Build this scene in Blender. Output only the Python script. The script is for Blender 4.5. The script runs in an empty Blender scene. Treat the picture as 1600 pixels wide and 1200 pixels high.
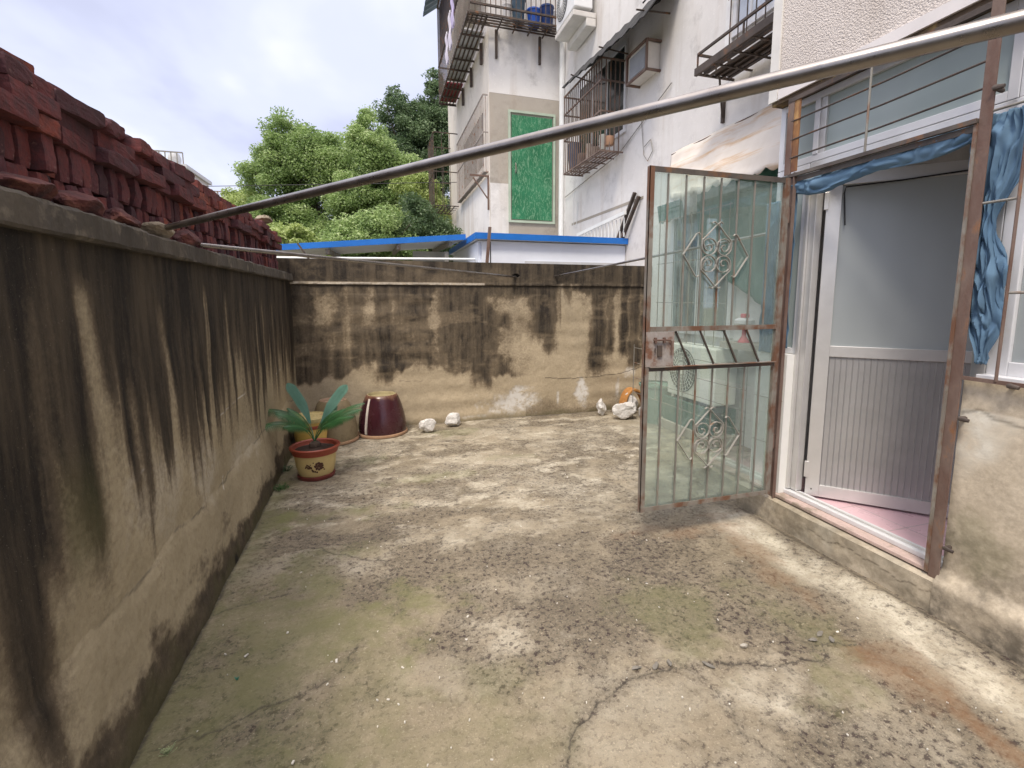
import bpy, bmesh, math, random
import numpy as np
from mathutils import Vector, Matrix, Quaternion
random.seed(7); np.random.seed(7)
R = math.radians
S = bpy.context.scene
C = S.collection

# ------------------------------------------------------------------ camera
cd = bpy.data.cameras.new("camera"); cam = bpy.data.objects.new("camera", cd); C.objects.link(cam); S.camera = cam
cd.sensor_fit = 'HORIZONTAL'; cd.sensor_width = 36; cd.lens = 36*760/1600
cd.shift_x = -30/1600; cd.shift_y = -34/1600; cd.clip_start = .02; cd.clip_end = 600
cam.location = (0, 0, 1.45)
cam.rotation_euler = (R(90)-math.atan(100/760), 0, -math.atan(240/math.hypot(760, 100)))

# ------------------------------------------------------------------ world (overcast sky)
SUN_EL, SUN_AZ = R(58), R(215)      # azimuth clockwise from +Y
w = bpy.data.worlds.new("World"); S.world = w; w.use_nodes = True
nt = w.node_tree; nt.nodes.clear()
N = nt.nodes.new; L = nt.links.new
out = N('ShaderNodeOutputWorld'); bg = N('ShaderNodeBackground'); bg.inputs[1].default_value = .1
sky = N('ShaderNodeTexSky'); sky.sky_type = 'NISHITA'; sky.sun_disc = False
sky.sun_elevation = SUN_EL; sky.sun_rotation = SUN_AZ
tc = N('ShaderNodeTexCoord'); sep = N('ShaderNodeSeparateXYZ'); L(tc.outputs['Generated'], sep.inputs[0])
# project the direction on a cloud layer
zc = N('ShaderNodeMath'); zc.operation = 'ADD'; zc.inputs[1].default_value = .35; L(sep.outputs[2], zc.inputs[0])
zm = N('ShaderNodeMath'); zm.operation = 'MAXIMUM'; zm.inputs[1].default_value = .1; L(zc.outputs[0], zm.inputs[0])
dx = N('ShaderNodeMath'); dx.operation = 'DIVIDE'; L(sep.outputs[0], dx.inputs[0]); L(zm.outputs[0], dx.inputs[1])
dy = N('ShaderNodeMath'); dy.operation = 'DIVIDE'; L(sep.outputs[1], dy.inputs[0]); L(zm.outputs[0], dy.inputs[1])
cb = N('ShaderNodeCombineXYZ'); L(dx.outputs[0], cb.inputs[0]); L(dy.outputs[0], cb.inputs[1])
cn = N('ShaderNodeTexNoise'); cn.inputs['Scale'].default_value = 1.5; cn.inputs['Detail'].default_value = 5
cn.inputs['Roughness'].default_value = .48; cn.inputs['Distortion'].default_value = .25; L(cb.outputs[0], cn.inputs[0])
cr = N('ShaderNodeValToRGB'); cr.color_ramp.interpolation = 'EASE'
e = cr.color_ramp.elements; e[0].position = .38; e[0].color = (3.2, 3.35, 4.4, 1); e[1].position = .64; e[1].color = (4.95, 5.05, 5.6, 1)
m_ = e.new(.52); m_.color = (3.95, 4.15, 5.25, 1)
L(cn.outputs[0], cr.inputs[0])
# an overcast sky is brighter towards the zenith
br = N('ShaderNodeMapRange'); br.inputs[1].default_value = .5; br.inputs[2].default_value = .95; br.inputs[3].default_value = 1.; br.inputs[4].default_value = 3.4
L(sep.outputs[2], br.inputs[0])
sc = N('ShaderNodeVectorMath'); sc.operation = 'SCALE'; L(cr.outputs[0], sc.inputs[0]); L(br.outputs[0], sc.inputs[3])
wz = N('ShaderNodeMapRange'); wz.inputs[1].default_value = .5; wz.inputs[2].default_value = .95; L(sep.outputs[2], wz.inputs[0])
wm = N('ShaderNodeMix'); wm.data_type = 'RGBA'; wm.blend_type = 'MULTIPLY'; wm.inputs[7].default_value = (1.12, 1.0, .80, 1); L(wz.outputs[0], wm.inputs[0]); L(sc.outputs[0], wm.inputs[6])
mx = N('ShaderNodeMix'); mx.data_type = 'RGBA'; mx.inputs[0].default_value = .94; L(sky.outputs[0], mx.inputs[6]); L(wm.outputs[2], mx.inputs[7])
L(mx.outputs[2], bg.inputs[0]); L(bg.outputs[0], out.inputs[0])

# ------------------------------------------------------------------ sun (veiled)
sd = bpy.data.lights.new("sun", 'SUN'); sun = bpy.data.objects.new("sun", sd); C.objects.link(sun)
sd.energy = 1.5; sd.angle = R(14); sd.color = (1, .90, .76)
dv = Vector((math.sin(SUN_AZ)*math.cos(SUN_EL), math.cos(SUN_AZ)*math.cos(SUN_EL), math.sin(SUN_EL)))
sun.rotation_euler = dv.to_track_quat('Z', 'Y').to_euler()

S.render.engine = 'CYCLES'
S.view_settings.view_transform = 'Standard'; S.view_settings.look = 'None'; S.view_settings.gamma = 1
S.view_settings.exposure = 1.13
S.cycles.max_bounces = 8; S.cycles.transparent_max_bounces = 16

# ------------------------------------------------------------------ tagging
def tag(o, label=None, cat=None, group=None, kind=None):
    if label: o['label'] = label
    if cat: o['category'] = cat
    if group: o['group'] = group
    if kind: o['kind'] = kind
    return o
def empty(name, loc, label=None, cat=None, group=None, kind=None):
    o = bpy.data.objects.new(name, None); C.objects.link(o); o.location = loc; o.empty_display_size = .1
    return tag(o, label, cat, group, kind)
def wloc(o):
    v = Vector((0, 0, 0))
    while o is not None:
        v = v + Vector(o.location); o = o.parent
    return v

# ------------------------------------------------------------------ materials
def hexc(r, g, b):
    f = lambda c: (c/255/12.92) if c/255 <= .04045 else ((c/255+.055)/1.055)**2.4
    return (f(r), f(g), f(b), 1)
class NM:
    def __init__(s, name):
        s.m = bpy.data.materials.new(name); s.m.use_nodes = True
        s.t = s.m.node_tree; s.N = s.t.nodes.new; s.L = s.t.links.new
        s.b = s.t.nodes['Principled BSDF']; s.o = s.t.nodes['Material Output']
        s.tc = s.N('ShaderNodeTexCoord')
        s.co = s.tc.outputs['Object']
    def mapv(s, sc, rot=(0, 0, 0)):
        n = s.N('ShaderNodeMapping'); n.inputs['Scale'].default_value = sc; n.inputs['Rotation'].default_value = rot
        s.L(s.co, n.inputs[0]); return n.outputs[0]
    def noise(s, scale, detail=4, rough=.55, vec=None, dist=0):
        n = s.N('ShaderNodeTexNoise'); n.inputs['Scale'].default_value = scale; n.inputs['Detail'].default_value = detail
        n.inputs['Roughness'].default_value = rough; n.inputs['Distortion'].default_value = dist
        s.L(vec if vec is not None else s.co, n.inputs[0]); return n.outputs[0]
    def vor(s, scale, vec=None, feature='F1'):
        n = s.N('ShaderNodeTexVoronoi'); n.inputs['Scale'].default_value = scale; n.feature = feature
        s.L(vec if vec is not None else s.co, n.inputs[0]); return n.outputs[0]
    def mr(s, x, a, b, c=0., d=1.):
        n = s.N('ShaderNodeMapRange'); n.inputs[1].default_value = a; n.inputs[2].default_value = b
        n.inputs[3].default_value = c; n.inputs[4].default_value = d; s.L(x, n.inputs[0]); return n.outputs[0]
    def math(s, op, a, b=None):
        n = s.N('ShaderNodeMath'); n.operation = op; n.use_clamp = op in ('ADD', 'SUBTRACT')
        for i, v in enumerate((a, b)):
            if v is None: continue
            if isinstance(v, (int, float)): n.inputs[i].default_value = v
            else: s.L(v, n.inputs[i])
        return n.outputs[0]
    def mix(s, f, a, b, blend='MIX'):
        n = s.N('ShaderNodeMix'); n.data_type = 'RGBA'; n.blend_type = blend
        for i, v in ((0, f), (6, a), (7, b)):
            if isinstance(v, (int, float)): n.inputs[i].default_value = v
            elif isinstance(v, tuple): n.inputs[i].default_value = v if len(v) == 4 else v+(1,)
            else: s.L(v, n.inputs[i])
        return n.outputs[2]
    def attr(s, name):
        n = s.N('ShaderNodeAttribute'); n.attribute_name = name
        q = s.N('ShaderNodeSeparateColor'); s.L(n.outputs['Color'], q.inputs[0])
        return q.outputs[0], q.outputs[1], q.outputs[2], n.outputs['Alpha']
    def col(s, c):
        if isinstance(c, tuple): s.b.inputs['Base Color'].default_value = c if len(c) == 4 else c+(1,)
        else: s.L(c, s.b.inputs['Base Color'])
    def rough(s, r):
        if isinstance(r, (int, float)): s.b.inputs['Roughness'].default_value = r
        else: s.L(r, s.b.inputs['Roughness'])
    def bump(s, h, st=.3, d=.01):
        n = s.N('ShaderNodeBump'); n.inputs['Strength'].default_value = st; n.inputs['Distance'].default_value = d
        s.L(h, n.inputs['Height'])
        prev = s.b.inputs['Normal']
        if prev.is_linked: s.L(prev.links[0].from_socket, n.inputs['Normal'])
        s.L(n.outputs[0], prev)
    def metal(s, v): s.b.inputs['Metallic'].default_value = v

def weather(name, c1, c2, c3=None, scale=3., spot=.62, rough=.8, metal=0, bump=.2, fine=60., vec=(1, 1, 1), spotscale=9.):
    m = NM(name); v = m.mapv(vec)
    n1 = m.noise(scale, 5, .6, v); n2 = m.noise(fine, 3, .6, v)
    c = m.mix(m.mr(n1, .35, .65), c1, c2)
    c = m.mix(m.mr(n2, .3, .7, 0, .35), c, tuple(x*.62 for x in c2[:3])+(1,))
    if c3: c = m.mix(m.mr(m.noise(spotscale, 6, .65, v), spot-.04, spot+.08), c, c3)
    m.col(c); m.rough(rough); m.metal(metal); m.bump(n2, bump, .004)
    return m.m
def plain(name, c, rough=.5, metal=0, var=.12, scale=6.):
    m = NM(name); n = m.noise(scale, 5, .6)
    c = c if len(c) == 4 else c+(1,)
    m.col(m.mix(m.mr(n, .3, .7), tuple(x*(1-var) for x in c[:3])+(1,), tuple(min(1, x*(1+var)) for x in c[:3])+(1,)))
    m.rough(m.mr(m.noise(scale*5, 3), .3, .7, rough*.85, min(1, rough*1.15))); m.metal(metal)
    return m.m

M = {}
M['rust'] = weather('rusty_iron', (.13, .064, .046), (.22, .16, .13), (.26, .125, .06), 7, .64, .75, .2, .5, 90, (1, 1, .5), 14)
M['rust_dark'] = weather('dark_iron', (.055, .042, .036), (.11, .085, .07), (.20, .09, .04), 8, .6, .7, .2, .4)
M['iron_bar'] = weather('weathered_iron_bar', (.20, .18, .155), (.34, .33, .29), (.22, .11, .06), 9, .58, .6, .3, .4, 80, (1, 1, .4))
M['gate_frame'] = weather('gate_frame_paint', (.20, .17, .14), (.31, .29, .25), (.17, .085, .05), 5, .50, .7, .2, .5, 80, (1, 1, .6), 7)
M['cage_pale'] = weather('cage_pale', (.30, .26, .23), (.42, .38, .35), (.26, .13, .07), 7, .6, .75, .1, .3)
M['scroll'] = weather('scroll_iron', (.34, .32, .28), (.46, .44, .40), (.26, .14, .07), 9, .62, .5, .2, .3)
M['gate_top'] = weather('gate_dark_paint', (.07, .055, .05), (.14, .12, .10), (.2, .1, .05), 6, .6, .7, .2, .4)
M['orange_rust'] = weather('orange_rust_plate', (.40, .20, .07), (.16, .07, .04), (.50, .30, .12), 6, .55, .85, .1, .5, 60, (1, 1, .5))
M['steel'] = (lambda m: (m.col(m.mix(m.mr(m.noise(6, 5, .6, m.mapv((.6, 1, 1))), .35, .7), (.36, .34, .32, 1), (.19, .165, .15, 1))), m.rough(m.mr(m.noise(30, 4), .3, .7, .24, .42)), m.metal(.9), m.m)[-1])(NM('galvanised_pipe'))
M['alu'] = plain('aluminium', (.63, .62, .60), .35, .45, .08)
M['alu_white'] = plain('white_aluminium', (.68, .68, .69), .4, .1, .05)
M['tile_white'] = plain('white_tile', (.78, .78, .74), .2, 0, .05)
M['pvc'] = plain('white_pvc', (.78, .79, .78), .4, 0, .06)
M['blue'] = plain('blue_sheet', (.015, .16, .56), .4, .1, .1)
M['panel'] = plain('white_sheet_panel', (.78, .82, .90), .5, 0, .05, 2)
M['plastic_dark'] = plain('dark_plastic', (.02, .02, .02), .5)
M['black_cord'] = plain('black_cord', (.012, .012, .014), .6)
M['soil'] = weather('soil', (.035, .02, .014), (.07, .04, .028), None, 30, rough=.95, bump=1., fine=150)
M['terracotta'] = weather('terracotta', (.30, .055, .03), (.36, .08, .045), None, 8, rough=.45, bump=.1)
def mat_pink():
    m = NM('pink_floor_tile'); b = m.N('ShaderNodeTexBrick'); b.offset = 0; b.inputs['Scale'].default_value = 1; b.inputs['Brick Width'].default_value = .30; b.inputs['Row Height'].default_value = .30
    b.inputs['Mortar Size'].default_value = .003; m.L(m.co, b.inputs['Vector']); b.inputs['Color1'].default_value = (.66, .44, .48, 1); b.inputs['Color2'].default_value = (.70, .48, .52, 1); b.inputs['Mortar'].default_value = (.40, .32, .32, 1)
    m.col(m.mix(m.mr(m.noise(6, 6, .7), .45, .75, 0, .4), b.outputs[0], (.50, .38, .38, 1))); m.rough(m.mr(m.noise(12, 4), .3, .7, .2, .45)); return m.m
M['pinktile'] = mat_pink()
M['wallpaint'] = plain('room_paint', (.6, .6, .58), .7)

def stone_mats():
    # left wall / back wall plaster: mask = dark run stain, green algae, pale patch, crack
    for nm_, tan, tan2, dk1, dk2 in (('stained_render', (.44, .375, .255, 1), (.35, .297, .198, 1), (.012, .011, .011, 1), (.026, .021, .017, 1)),
                                     ('stained_block_render', (.52, .43, .30, 1), (.42, .345, .235, 1), (.018, .015, .013, 1), (.048, .038, .028, 1))):
        m = NM(nm_); d, g, l, c = m.attr('mask')
        big = m.noise(2.2, 5, .6); fine = m.noise(45, 6, .7); grit = m.noise(170, 3, .6)
        base = m.mix(m.mr(big, .35, .65), tan, tan2)
        base = m.mix(m.mr(fine, .35, .75, 0, .35), base, (.16, .12, .08, 1))
        base = m.mix(m.math('MULTIPLY', l, m.mr(m.noise(14, 6, .7), .35, .5)), base, (.66, .63, .58, 1))
        dk = m.mix(m.mr(fine, .35, .65), dk1, dk2)
        dd = m.math('ADD', d, m.mr(m.math('MULTIPLY', d, m.mr(fine, .3, .7, -.9, .9)), -.5, .5, -.35, .35))
        dd = m.math('MINIMUM', m.math('MAXIMUM', m.mr(m.math('ADD', d, m.math('MULTIPLY', m.mr(fine, .3, .7, -.13, .13), 1.)), .06, .94), 0), 1)
        br_ = (.115, .088, .060, 1) if nm_ == 'stained_render' else (.17, .13, .085, 1)
        base = m.mix(m.mr(dd, 0, .55, 0, .92), base, br_)
        base = m.mix(m.math('MULTIPLY', m.mr(dd, .45, 1., 0, 1), m.mr(m.noise(9, 6, .68, m.mapv((1, 1, .10))), .36, .58, .50, 1)), base, dk)
        base = m.mix(m.mr(grit, .66, .74, 0, .5), base, (.33, .29, .23, 1))
        base = m.mix(g, base, (.075, .075, .028, 1))
        base = m.mix(c, base, (.018, .015, .012, 1))
        m.col(base); m.rough(m.mr(d, 0, 1, .92, .75)); m.bump(m.noise(28, 8, .7), .35, .008); m.bump(grit, .25, .003)
        m.b.inputs['Specular IOR Level'].default_value = .25
        M[nm_] = m.m
    # yard floor: mask = dark lichen, moss, pale wash, crack ; mask2 = rust, step dirt, far streak, -
    m = NM('yard_concrete'); d, g, l, c = m.attr('mask'); r_, cr_, fs, _a = m.attr('mask2')
    big = m.noise(1.6, 6, .62); mid = m.noise(7, 6, .62); fine = m.noise(38, 7, .72); grit = m.noise(150, 4, .65)
    base = m.mix(m.mr(mid, .35, .65), (.315, .265, .188, 1), (.225, .188, .13, 1))
    base = m.mix(m.mr(big, .42, .62, 0, .5), base, (.135, .114, .080, 1))
    base = m.mix(m.math('MULTIPLY', l, m.mr(mid, .34, .62, .15, .9)), base, (.60, .55, .44, 1))
    base = m.mix(m.math('MULTIPLY', d, m.mr(fine, .32, .60, .12, .9)), base, (.078, .063, .047, 1))
    sp = m.mr(m.noise(30, 7, .8), .53, .60); sp2 = m.mr(m.noise(85, 5, .75), .545, .60)
    base = m.mix(m.math('MULTIPLY', sp, m.math('ADD', m.math('MULTIPLY', d, .85), .22)), base, (.032, .027, .024, 1))
    base = m.mix(m.math('MULTIPLY', sp2, m.math('ADD', m.math('MULTIPLY', d, .6), .22)), base, (.036, .030, .026, 1))
    sp3 = m.mr(m.noise(38, 3.5, .62), .57, .61)
    base = m.mix(m.math('MULTIPLY', sp3, m.math('ADD', m.math('MULTIPLY', d, .85), .28)), base, (.040, .026, .024, 1))
    base = m.mix(m.mr(m.noise(60, 5, .7), .56, .66, 0, .5), base, (.44, .38, .275, 1))
    base = m.mix(m.mr(m.noise(110, 3, .6), .62, .69, 0, .35), base, (.62, .55, .42, 1))
    base = m.mix(m.math('MULTIPLY', g, m.mr(mid, .3, .6, .35, 1)), base, (.165, .165, .072, 1))
    base = m.mix(m.math('MULTIPLY', r_, m.mr(fine, .3, .6, .45, 1)), base, (.20, .115, .06, 1))
    base = m.mix(m.math('MULTIPLY', c, m.mr(m.noise(55, 3, .6), .35, .55, .35, .95)), base, (.05, .042, .033, 1))
    m.col(base); m.rough(m.mr(d, 0, 1, .85, .62)); m.bump(fine, .6, .012); m.bump(grit, .3, .004)
    m.b.inputs['Specular IOR Level'].default_value = .35
    M['yard_concrete'] = m.m
    # step & lower right wall
    m = NM('plinth_render'); d, g, l, c = m.attr('mask')
    fine = m.noise(40, 7, .7); mid = m.noise(5, 6, .65)
    base = m.mix(m.mr(mid, .38, .62), (.64, .555, .43, 1), (.52, .445, .335, 1))
    base = m.mix(m.mr(fine, .4, .7, 0, .4), base, (.30, .25, .18, 1))
    base = m.mix(m.math('MULTIPLY', l, m.mr(mid, .4, .6)), base, (.72, .68, .58, 1))
    base = m.mix(m.math('MULTIPLY', d, m.mr(m.noise(11, 7, .72), .35, .58, .3, 1)), base, (.05, .042, .030, 1))
    base = m.mix(g, base, (.12, .12, .04, 1))
    base = m.mix(c, base, (.05, .035, .02, 1))
    m.col(base); m.rough(.85); m.bump(m.noise(25, 8, .7), .4, .008); m.bump(fine, .3, .004)
    M['plinth_render'] = m.m
stone_mats()

def facade_mat(name, a, b, pebble=False, streak=(.42, .34, .26, 1)):
    m = NM(name)
    big = m.noise(.9, 6, .65); mid = m.noise(5, 6, .6)
    c = m.mix(m.mr(big, .35, .68), a, b)
    st = m.noise(3.2, 5, .6, m.mapv((1, 1, .12)))
    c = m.mix(m.mr(st, .54, .72, 0, .42), c, streak); sp_ = m.noise(1.6, 7, .72); c = m.mix(m.mr(sp_, .56, .66, 0, .55), c, tuple(x*.68 for x in b[:3])+(1,)); c = m.mix(m.mr(m.noise(26, 5, .7), .6, .68, 0, .4), c, tuple(min(1, x*1.25) for x in a[:3])+(1,))
    c = m.mix(m.mr(mid, .55, .75, 0, .3), c, tuple(x*.62 for x in b[:3])+(1,))
    if pebble:
        v = m.vor(120); c = m.mix(m.mr(v, .3, .7, 0, .35), c, (.36, .31, .27, 1)); m.bump(v, .7, .006); m.bump(m.noise(90, 5), .4, .006)
    else:
        m.bump(m.noise(40, 6, .7), .3, .005)
    m.col(c); m.rough(.9); return m.m
M['facade'] = facade_mat('old_white_paint', (.76, .74, .72, 1), (.64, .615, .59, 1))
M['facade_side'] = facade_mat('old_cream_paint', (.78, .72, .64, 1), (.66, .60, .53, 1))
M['facade_patch'] = facade_mat('bare_cement', (.42, .38, .33, 1), (.36, .32, .27, 1))
M['pebble'] = facade_mat('pebble_dash', (.74, .68, .63, 1), (.62, .56, .51, 1), True, (.40, .33, .26, 1))
M['cement'] = facade_mat('cement', (.38, .34, .29, 1), (.30, .27, .22, 1))

def mat_green_panel():
    m = NM('scratched_green_paint')
    v = m.mapv((9, 9, 3.2)); n = m.noise(1.6, 8, .82, v, 2.6)
    c = m.mix(m.mr(m.noise(3, 5), .35, .65), (.010, .135, .055, 1), (.022, .19, .085, 1))
    c = m.mix(m.mr(n, .50, .60, 0, .8), c, (.22, .40, .25, 1))
    m.col(c); m.rough(.5); return m.m
M['green_panel'] = mat_green_panel(); M['cage'] = weather('cage_iron', (.12, .075, .06), (.24, .18, .15), (.26, .13, .07), 7, .6, .75, .2, .4)
def mat_cloth(name, a, b, tr=.25):
    m = NM(name); n = m.noise(2.5, 3, .5); c = m.mix(m.mr(n, .3, .7), a, b)
    m.col(c); m.rough(.95); m.bump(m.noise(300, 2), .2, .002)
    t = m.N('ShaderNodeBsdfTranslucent'); m.L(c, t.inputs[0]); x = m.N('ShaderNodeMixShader'); x.inputs[0].default_value = tr
    m.L(m.b.outputs[0], x.inputs[1]); m.L(t.outputs[0], x.inputs[2]); m.L(x.outputs[0], m.o.inputs[0]); return m.m
M['cloth_blue'] = mat_cloth('blue_cloth', (.11, .21, .33, 1), (.19, .31, .43, 1))
M['tarp_green'] = mat_cloth('green_tarp', (.05, .17, .15, 1), (.10, .26, .23, 1), .4)
M['laundry'] = mat_cloth('laundry', (.7, .66, .8, 1), (.8, .78, .86, 1))
def mat_canvas():
    m = NM('stained_canvas'); n = m.noise(2.2, 6, .65, m.mapv((1, .35, 3.2)))
    c = m.mix(m.mr(m.noise(6, 4), .3, .7), (.84, .79, .73, 1), (.76, .70, .63, 1)); c = m.mix(m.mr(n, .52, .66, 0, .85), c, (.62, .36, .12, 1))
    m.col(c); m.rough(.8); t = m.N('ShaderNodeBsdfTranslucent'); m.L(c, t.inputs[0]); x = m.N('ShaderNodeMixShader'); x.inputs[0].default_value = .3
    m.L(m.b.outputs[0], x.inputs[1]); m.L(t.outputs[0], x.inputs[2]); m.L(x.outputs[0], m.o.inputs[0]); return m.m
M['canvas'] = mat_canvas()
def mat_glass(name, tint, milk, milkfac, gloss=.12, rough=.02):
    m = NM(name); t = m.N('ShaderNodeBsdfTransparent'); t.inputs[0].default_value = tint
    g = m.N('ShaderNodeBsdfGlossy'); g.inputs['Roughness'].default_value = rough; g.inputs[0].default_value = (.9, 1, .96, 1)
    d = m.N('ShaderNodeBsdfDiffuse'); d.inputs[0].default_value = milk
    lw = m.N('ShaderNodeLayerWeight'); lw.inputs[0].default_value = .25
    x = m.N('ShaderNodeMixShader'); m.L(m.mr(m.noise(3, 6, .65, m.mapv((1, 1, .4))), .3, .7, milkfac*.5, milkfac*1.6), x.inputs[0]); m.L(t.outputs[0], x.inputs[1]); m.L(d.outputs[0], x.inputs[2])
    y = m.N('ShaderNodeMixShader'); m.L(m.mr(lw.outputs['Fresnel'], 0, 1, gloss, 1), y.inputs[0]); m.L(x.outputs[0], y.inputs[1]); m.L(g.outputs[0], y.inputs[2])
    m.L(y.outputs[0], m.o.inputs[0]); return m.m
M['gate_glass'] = mat_glass('greenish_dusty_glass', (.92, .975, .945, 1), (.66, .78, .71, 1), .145, .08)
M['win_glass'] = mat_glass('window_glass', (.35, .40, .40, 1), (.40, .47, .47, 1), .25, .10)
def mat_frost(name, a, b, rough=.28, tr=.25):
    m = NM(name); n = m.noise(1.6, 3, .5, m.mapv((1, 1, .35))); c = m.mix(m.mr(n, .35, .65), a, b); m.col(c); m.rough(rough)
    t = m.N('ShaderNodeBsdfTranslucent'); m.L(c, t.inputs[0]); x = m.N('ShaderNodeMixShader'); x.inputs[0].default_value = tr
    m.L(m.b.outputs[0], x.inputs[1]); m.L(t.outputs[0], x.inputs[2]); m.L(x.outputs[0], m.o.inputs[0]); return m.m
M['frost'] = mat_frost('frosted_glass', (.50, .54, .545, 1), (.41, .445, .45, 1))
M['frost_top'] = mat_frost('frosted_glass_pale', (.52, .59, .57, 1), (.40, .47, .45, 1), .22)
M['dark_window'] = plain('dark_window_glass', (.03, .035, .035), .12)
M['pale_window'] = plain('pale_curtained_glass', (.55, .6, .68), .15, 0, .2, 3)

# ------------------------------------------------------------------ mesh helpers
class MB:
    def __init__(s): s.v = []; s.f = []; s.smooth = False
    def add(s, vs, fs):
        o = len(s.v); s.v += [tuple(p) for p in vs]; s.f += [tuple(i+o for i in f) for f in fs]; return s
    def box(s, a, b, rot=None, c=None):
        x0, y0, z0 = [min(p, q) for p, q in zip(a, b)]; x1, y1, z1 = [max(p, q) for p, q in zip(a, b)]
        vs = [Vector(p) for p in ((x0, y0, z0), (x1, y0, z0), (x1, y1, z0), (x0, y1, z0), (x0, y0, z1), (x1, y0, z1), (x1, y1, z1), (x0, y1, z1))]
        if rot is not None:
            c = Vector(c) if c is not None else sum(vs, Vector())/8
            vs = [rot @ (p-c)+c for p in vs]
        return s.add(vs, [(0, 3, 2, 1), (4, 5, 6, 7), (0, 1, 5, 4), (1, 2, 6, 5), (2, 3, 7, 6), (3, 0, 4, 7)])
    def bar(s, a, b, wx, wy, up=(0, 0, 1)):       # rectangular bar from a to b
        a = Vector(a); b = Vector(b); d = (b-a).normalized(); u = Vector(up)
        if abs(d.dot(u)) > .99: u = Vector((1, 0, 0))
        x = d.cross(u).normalized(); y = x.cross(d).normalized()
        vs = []
        for p in (a, b):
            for i, j in ((-1, -1), (1, -1), (1, 1), (-1, 1)): vs.append(p+x*wx/2*i+y*wy/2*j)
        return s.add(vs, [(3, 2, 1, 0), (4, 5, 6, 7), (0, 1, 5, 4), (1, 2, 6, 5), (2, 3, 7, 6), (3, 0, 4, 7)])
    def tube(s, pts, r, n=8, caps=True):
        pts = [Vector(p) for p in pts]; rs = r if isinstance(r, (list, tuple)) else [r]*len(pts)
        vs = []; fs = []; x = None
        for i, p in enumerate(pts):
            d = (pts[min(i+1, len(pts)-1)]-pts[max(i-1, 0)]).normalized()
            if x is None:
                x = d.cross(Vector((0, 0, 1)) if abs(d.z) < .95 else Vector((1, 0, 0))).normalized()
            else: x = (x-d*x.dot(d)).normalized()
            y = d.cross(x)
            for k in range(n):
                a = 2*math.pi*k/n; vs.append(p+(x*math.cos(a)+y*math.sin(a))*rs[i])
        for i in range(len(pts)-1):
            for k in range(n):
                fs.append((i*n+k, i*n+(k+1) % n, (i+1)*n+(k+1) % n, (i+1)*n+k))
        if caps: fs += [tuple(reversed(range(n))), tuple(range((len(pts)-1)*n, len(pts)*n))]
        s.smooth = True
        return s.add(vs, fs)
    def lathe(s, c, prof, n=40, wob=0, cap0=True, cap1=True):
        c = Vector(c); vs = []; fs = []
        for r, z in prof:
            for k in range(n):
                a = 2*math.pi*k/n; q = r*(1+wob*math.sin(2*a+z*9)+wob*.6*math.sin(5*a+1+z*20)); vs.append(c+Vector((q*math.cos(a), q*math.sin(a), z)))
        for i in range(len(prof)-1):
            for k in range(n): fs.append((i*n+k, i*n+(k+1) % n, (i+1)*n+(k+1) % n, (i+1)*n+k))
        if cap0: fs.append(tuple(reversed(range(n))))
        if cap1: fs.append(tuple(range((len(prof)-1)*n, len(prof)*n)))
        s.smooth = True
        return s.add(vs, fs)
    def build(s, name, mat, parent=None, origin=None, bevel=0, label=None):
        if parent is not None: o0 = wloc(parent)
        elif origin is not None: o0 = Vector(origin)
        else:
            a = np.array(s.v); o0 = Vector(((a[:, 0].min()+a[:, 0].max())/2, (a[:, 1].min()+a[:, 1].max())/2, a[:, 2].min()))
        me = bpy.data.meshes.new(name); me.from_pydata([tuple(Vector(p)-o0) for p in s.v], [], s.f); me.update()
        ob = bpy.data.objects.new(name, me); C.objects.link(ob)
        if parent is not None: ob.parent = parent
        else: ob.location = o0
        if mat is not None: me.materials.append(mat)
        if s.smooth:
            for p in me.polygons: p.use_smooth = len(p.vertices) == 4
            sharp = me.attributes.get('sharp_edge')
            try: me.set_sharp_from_angle(angle=R(40))
            except Exception: pass
        if bevel:
            b = ob.modifiers.new('bevel', 'BEVEL'); b.width = bevel; b.segments = 2; b.limit_method = 'ANGLE'
        if label: ob['label'] = label
        return ob
def part_box(name, mat, parent, a, b, bevel=0, label=None): return MB().box(a, b).build(name, mat, parent, bevel=bevel, label=label)

# numpy noise
_T = {}
def vnoise(x, y, seed=0):
    if seed not in _T: _T[seed] = np.random.RandomState(seed).rand(256, 256)
    T = _T[seed]
    xi = np.floor(x).astype(int); yi = np.floor(y).astype(int); fx = x-xi; fy = y-yi
    fx = fx*fx*(3-2*fx); fy = fy*fy*(3-2*fy)
    g = lambda i, j: T[i & 255, j & 255]
    return (g(xi, yi)*(1-fx)+g(xi+1, yi)*fx)*(1-fy)+(g(xi, yi+1)*(1-fx)+g(xi+1, yi+1)*fx)*fy
def fbm(x, y, seed=0, o=5, rough=.5):
    t = 0; a = 1; n = 0
    for i in range(o): t = t+a*vnoise(x*2**i+i*17.3, y*2**i-i*9.1, seed+i); n += a; a *= rough
    return t/n
def sstep(x, a, b):
    t = np.clip((x-a)/(b-a), 0, 1); return t*t*(3-2*t)
def polydist(X, Y, pts):
    d = np.full(X.shape, 1e9)
    for (x0, y0), (x1, y1) in zip(pts[:-1], pts[1:]):
        dx_, dy_ = x1-x0, y1-y0; t = np.clip(((X-x0)*dx_+(Y-y0)*dy_)/(dx_*dx_+dy_*dy_+1e-12), 0, 1)
        d = np.minimum(d, np.hypot(X-x0-t*dx_, Y-y0-t*dy_))
    return d
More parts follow.
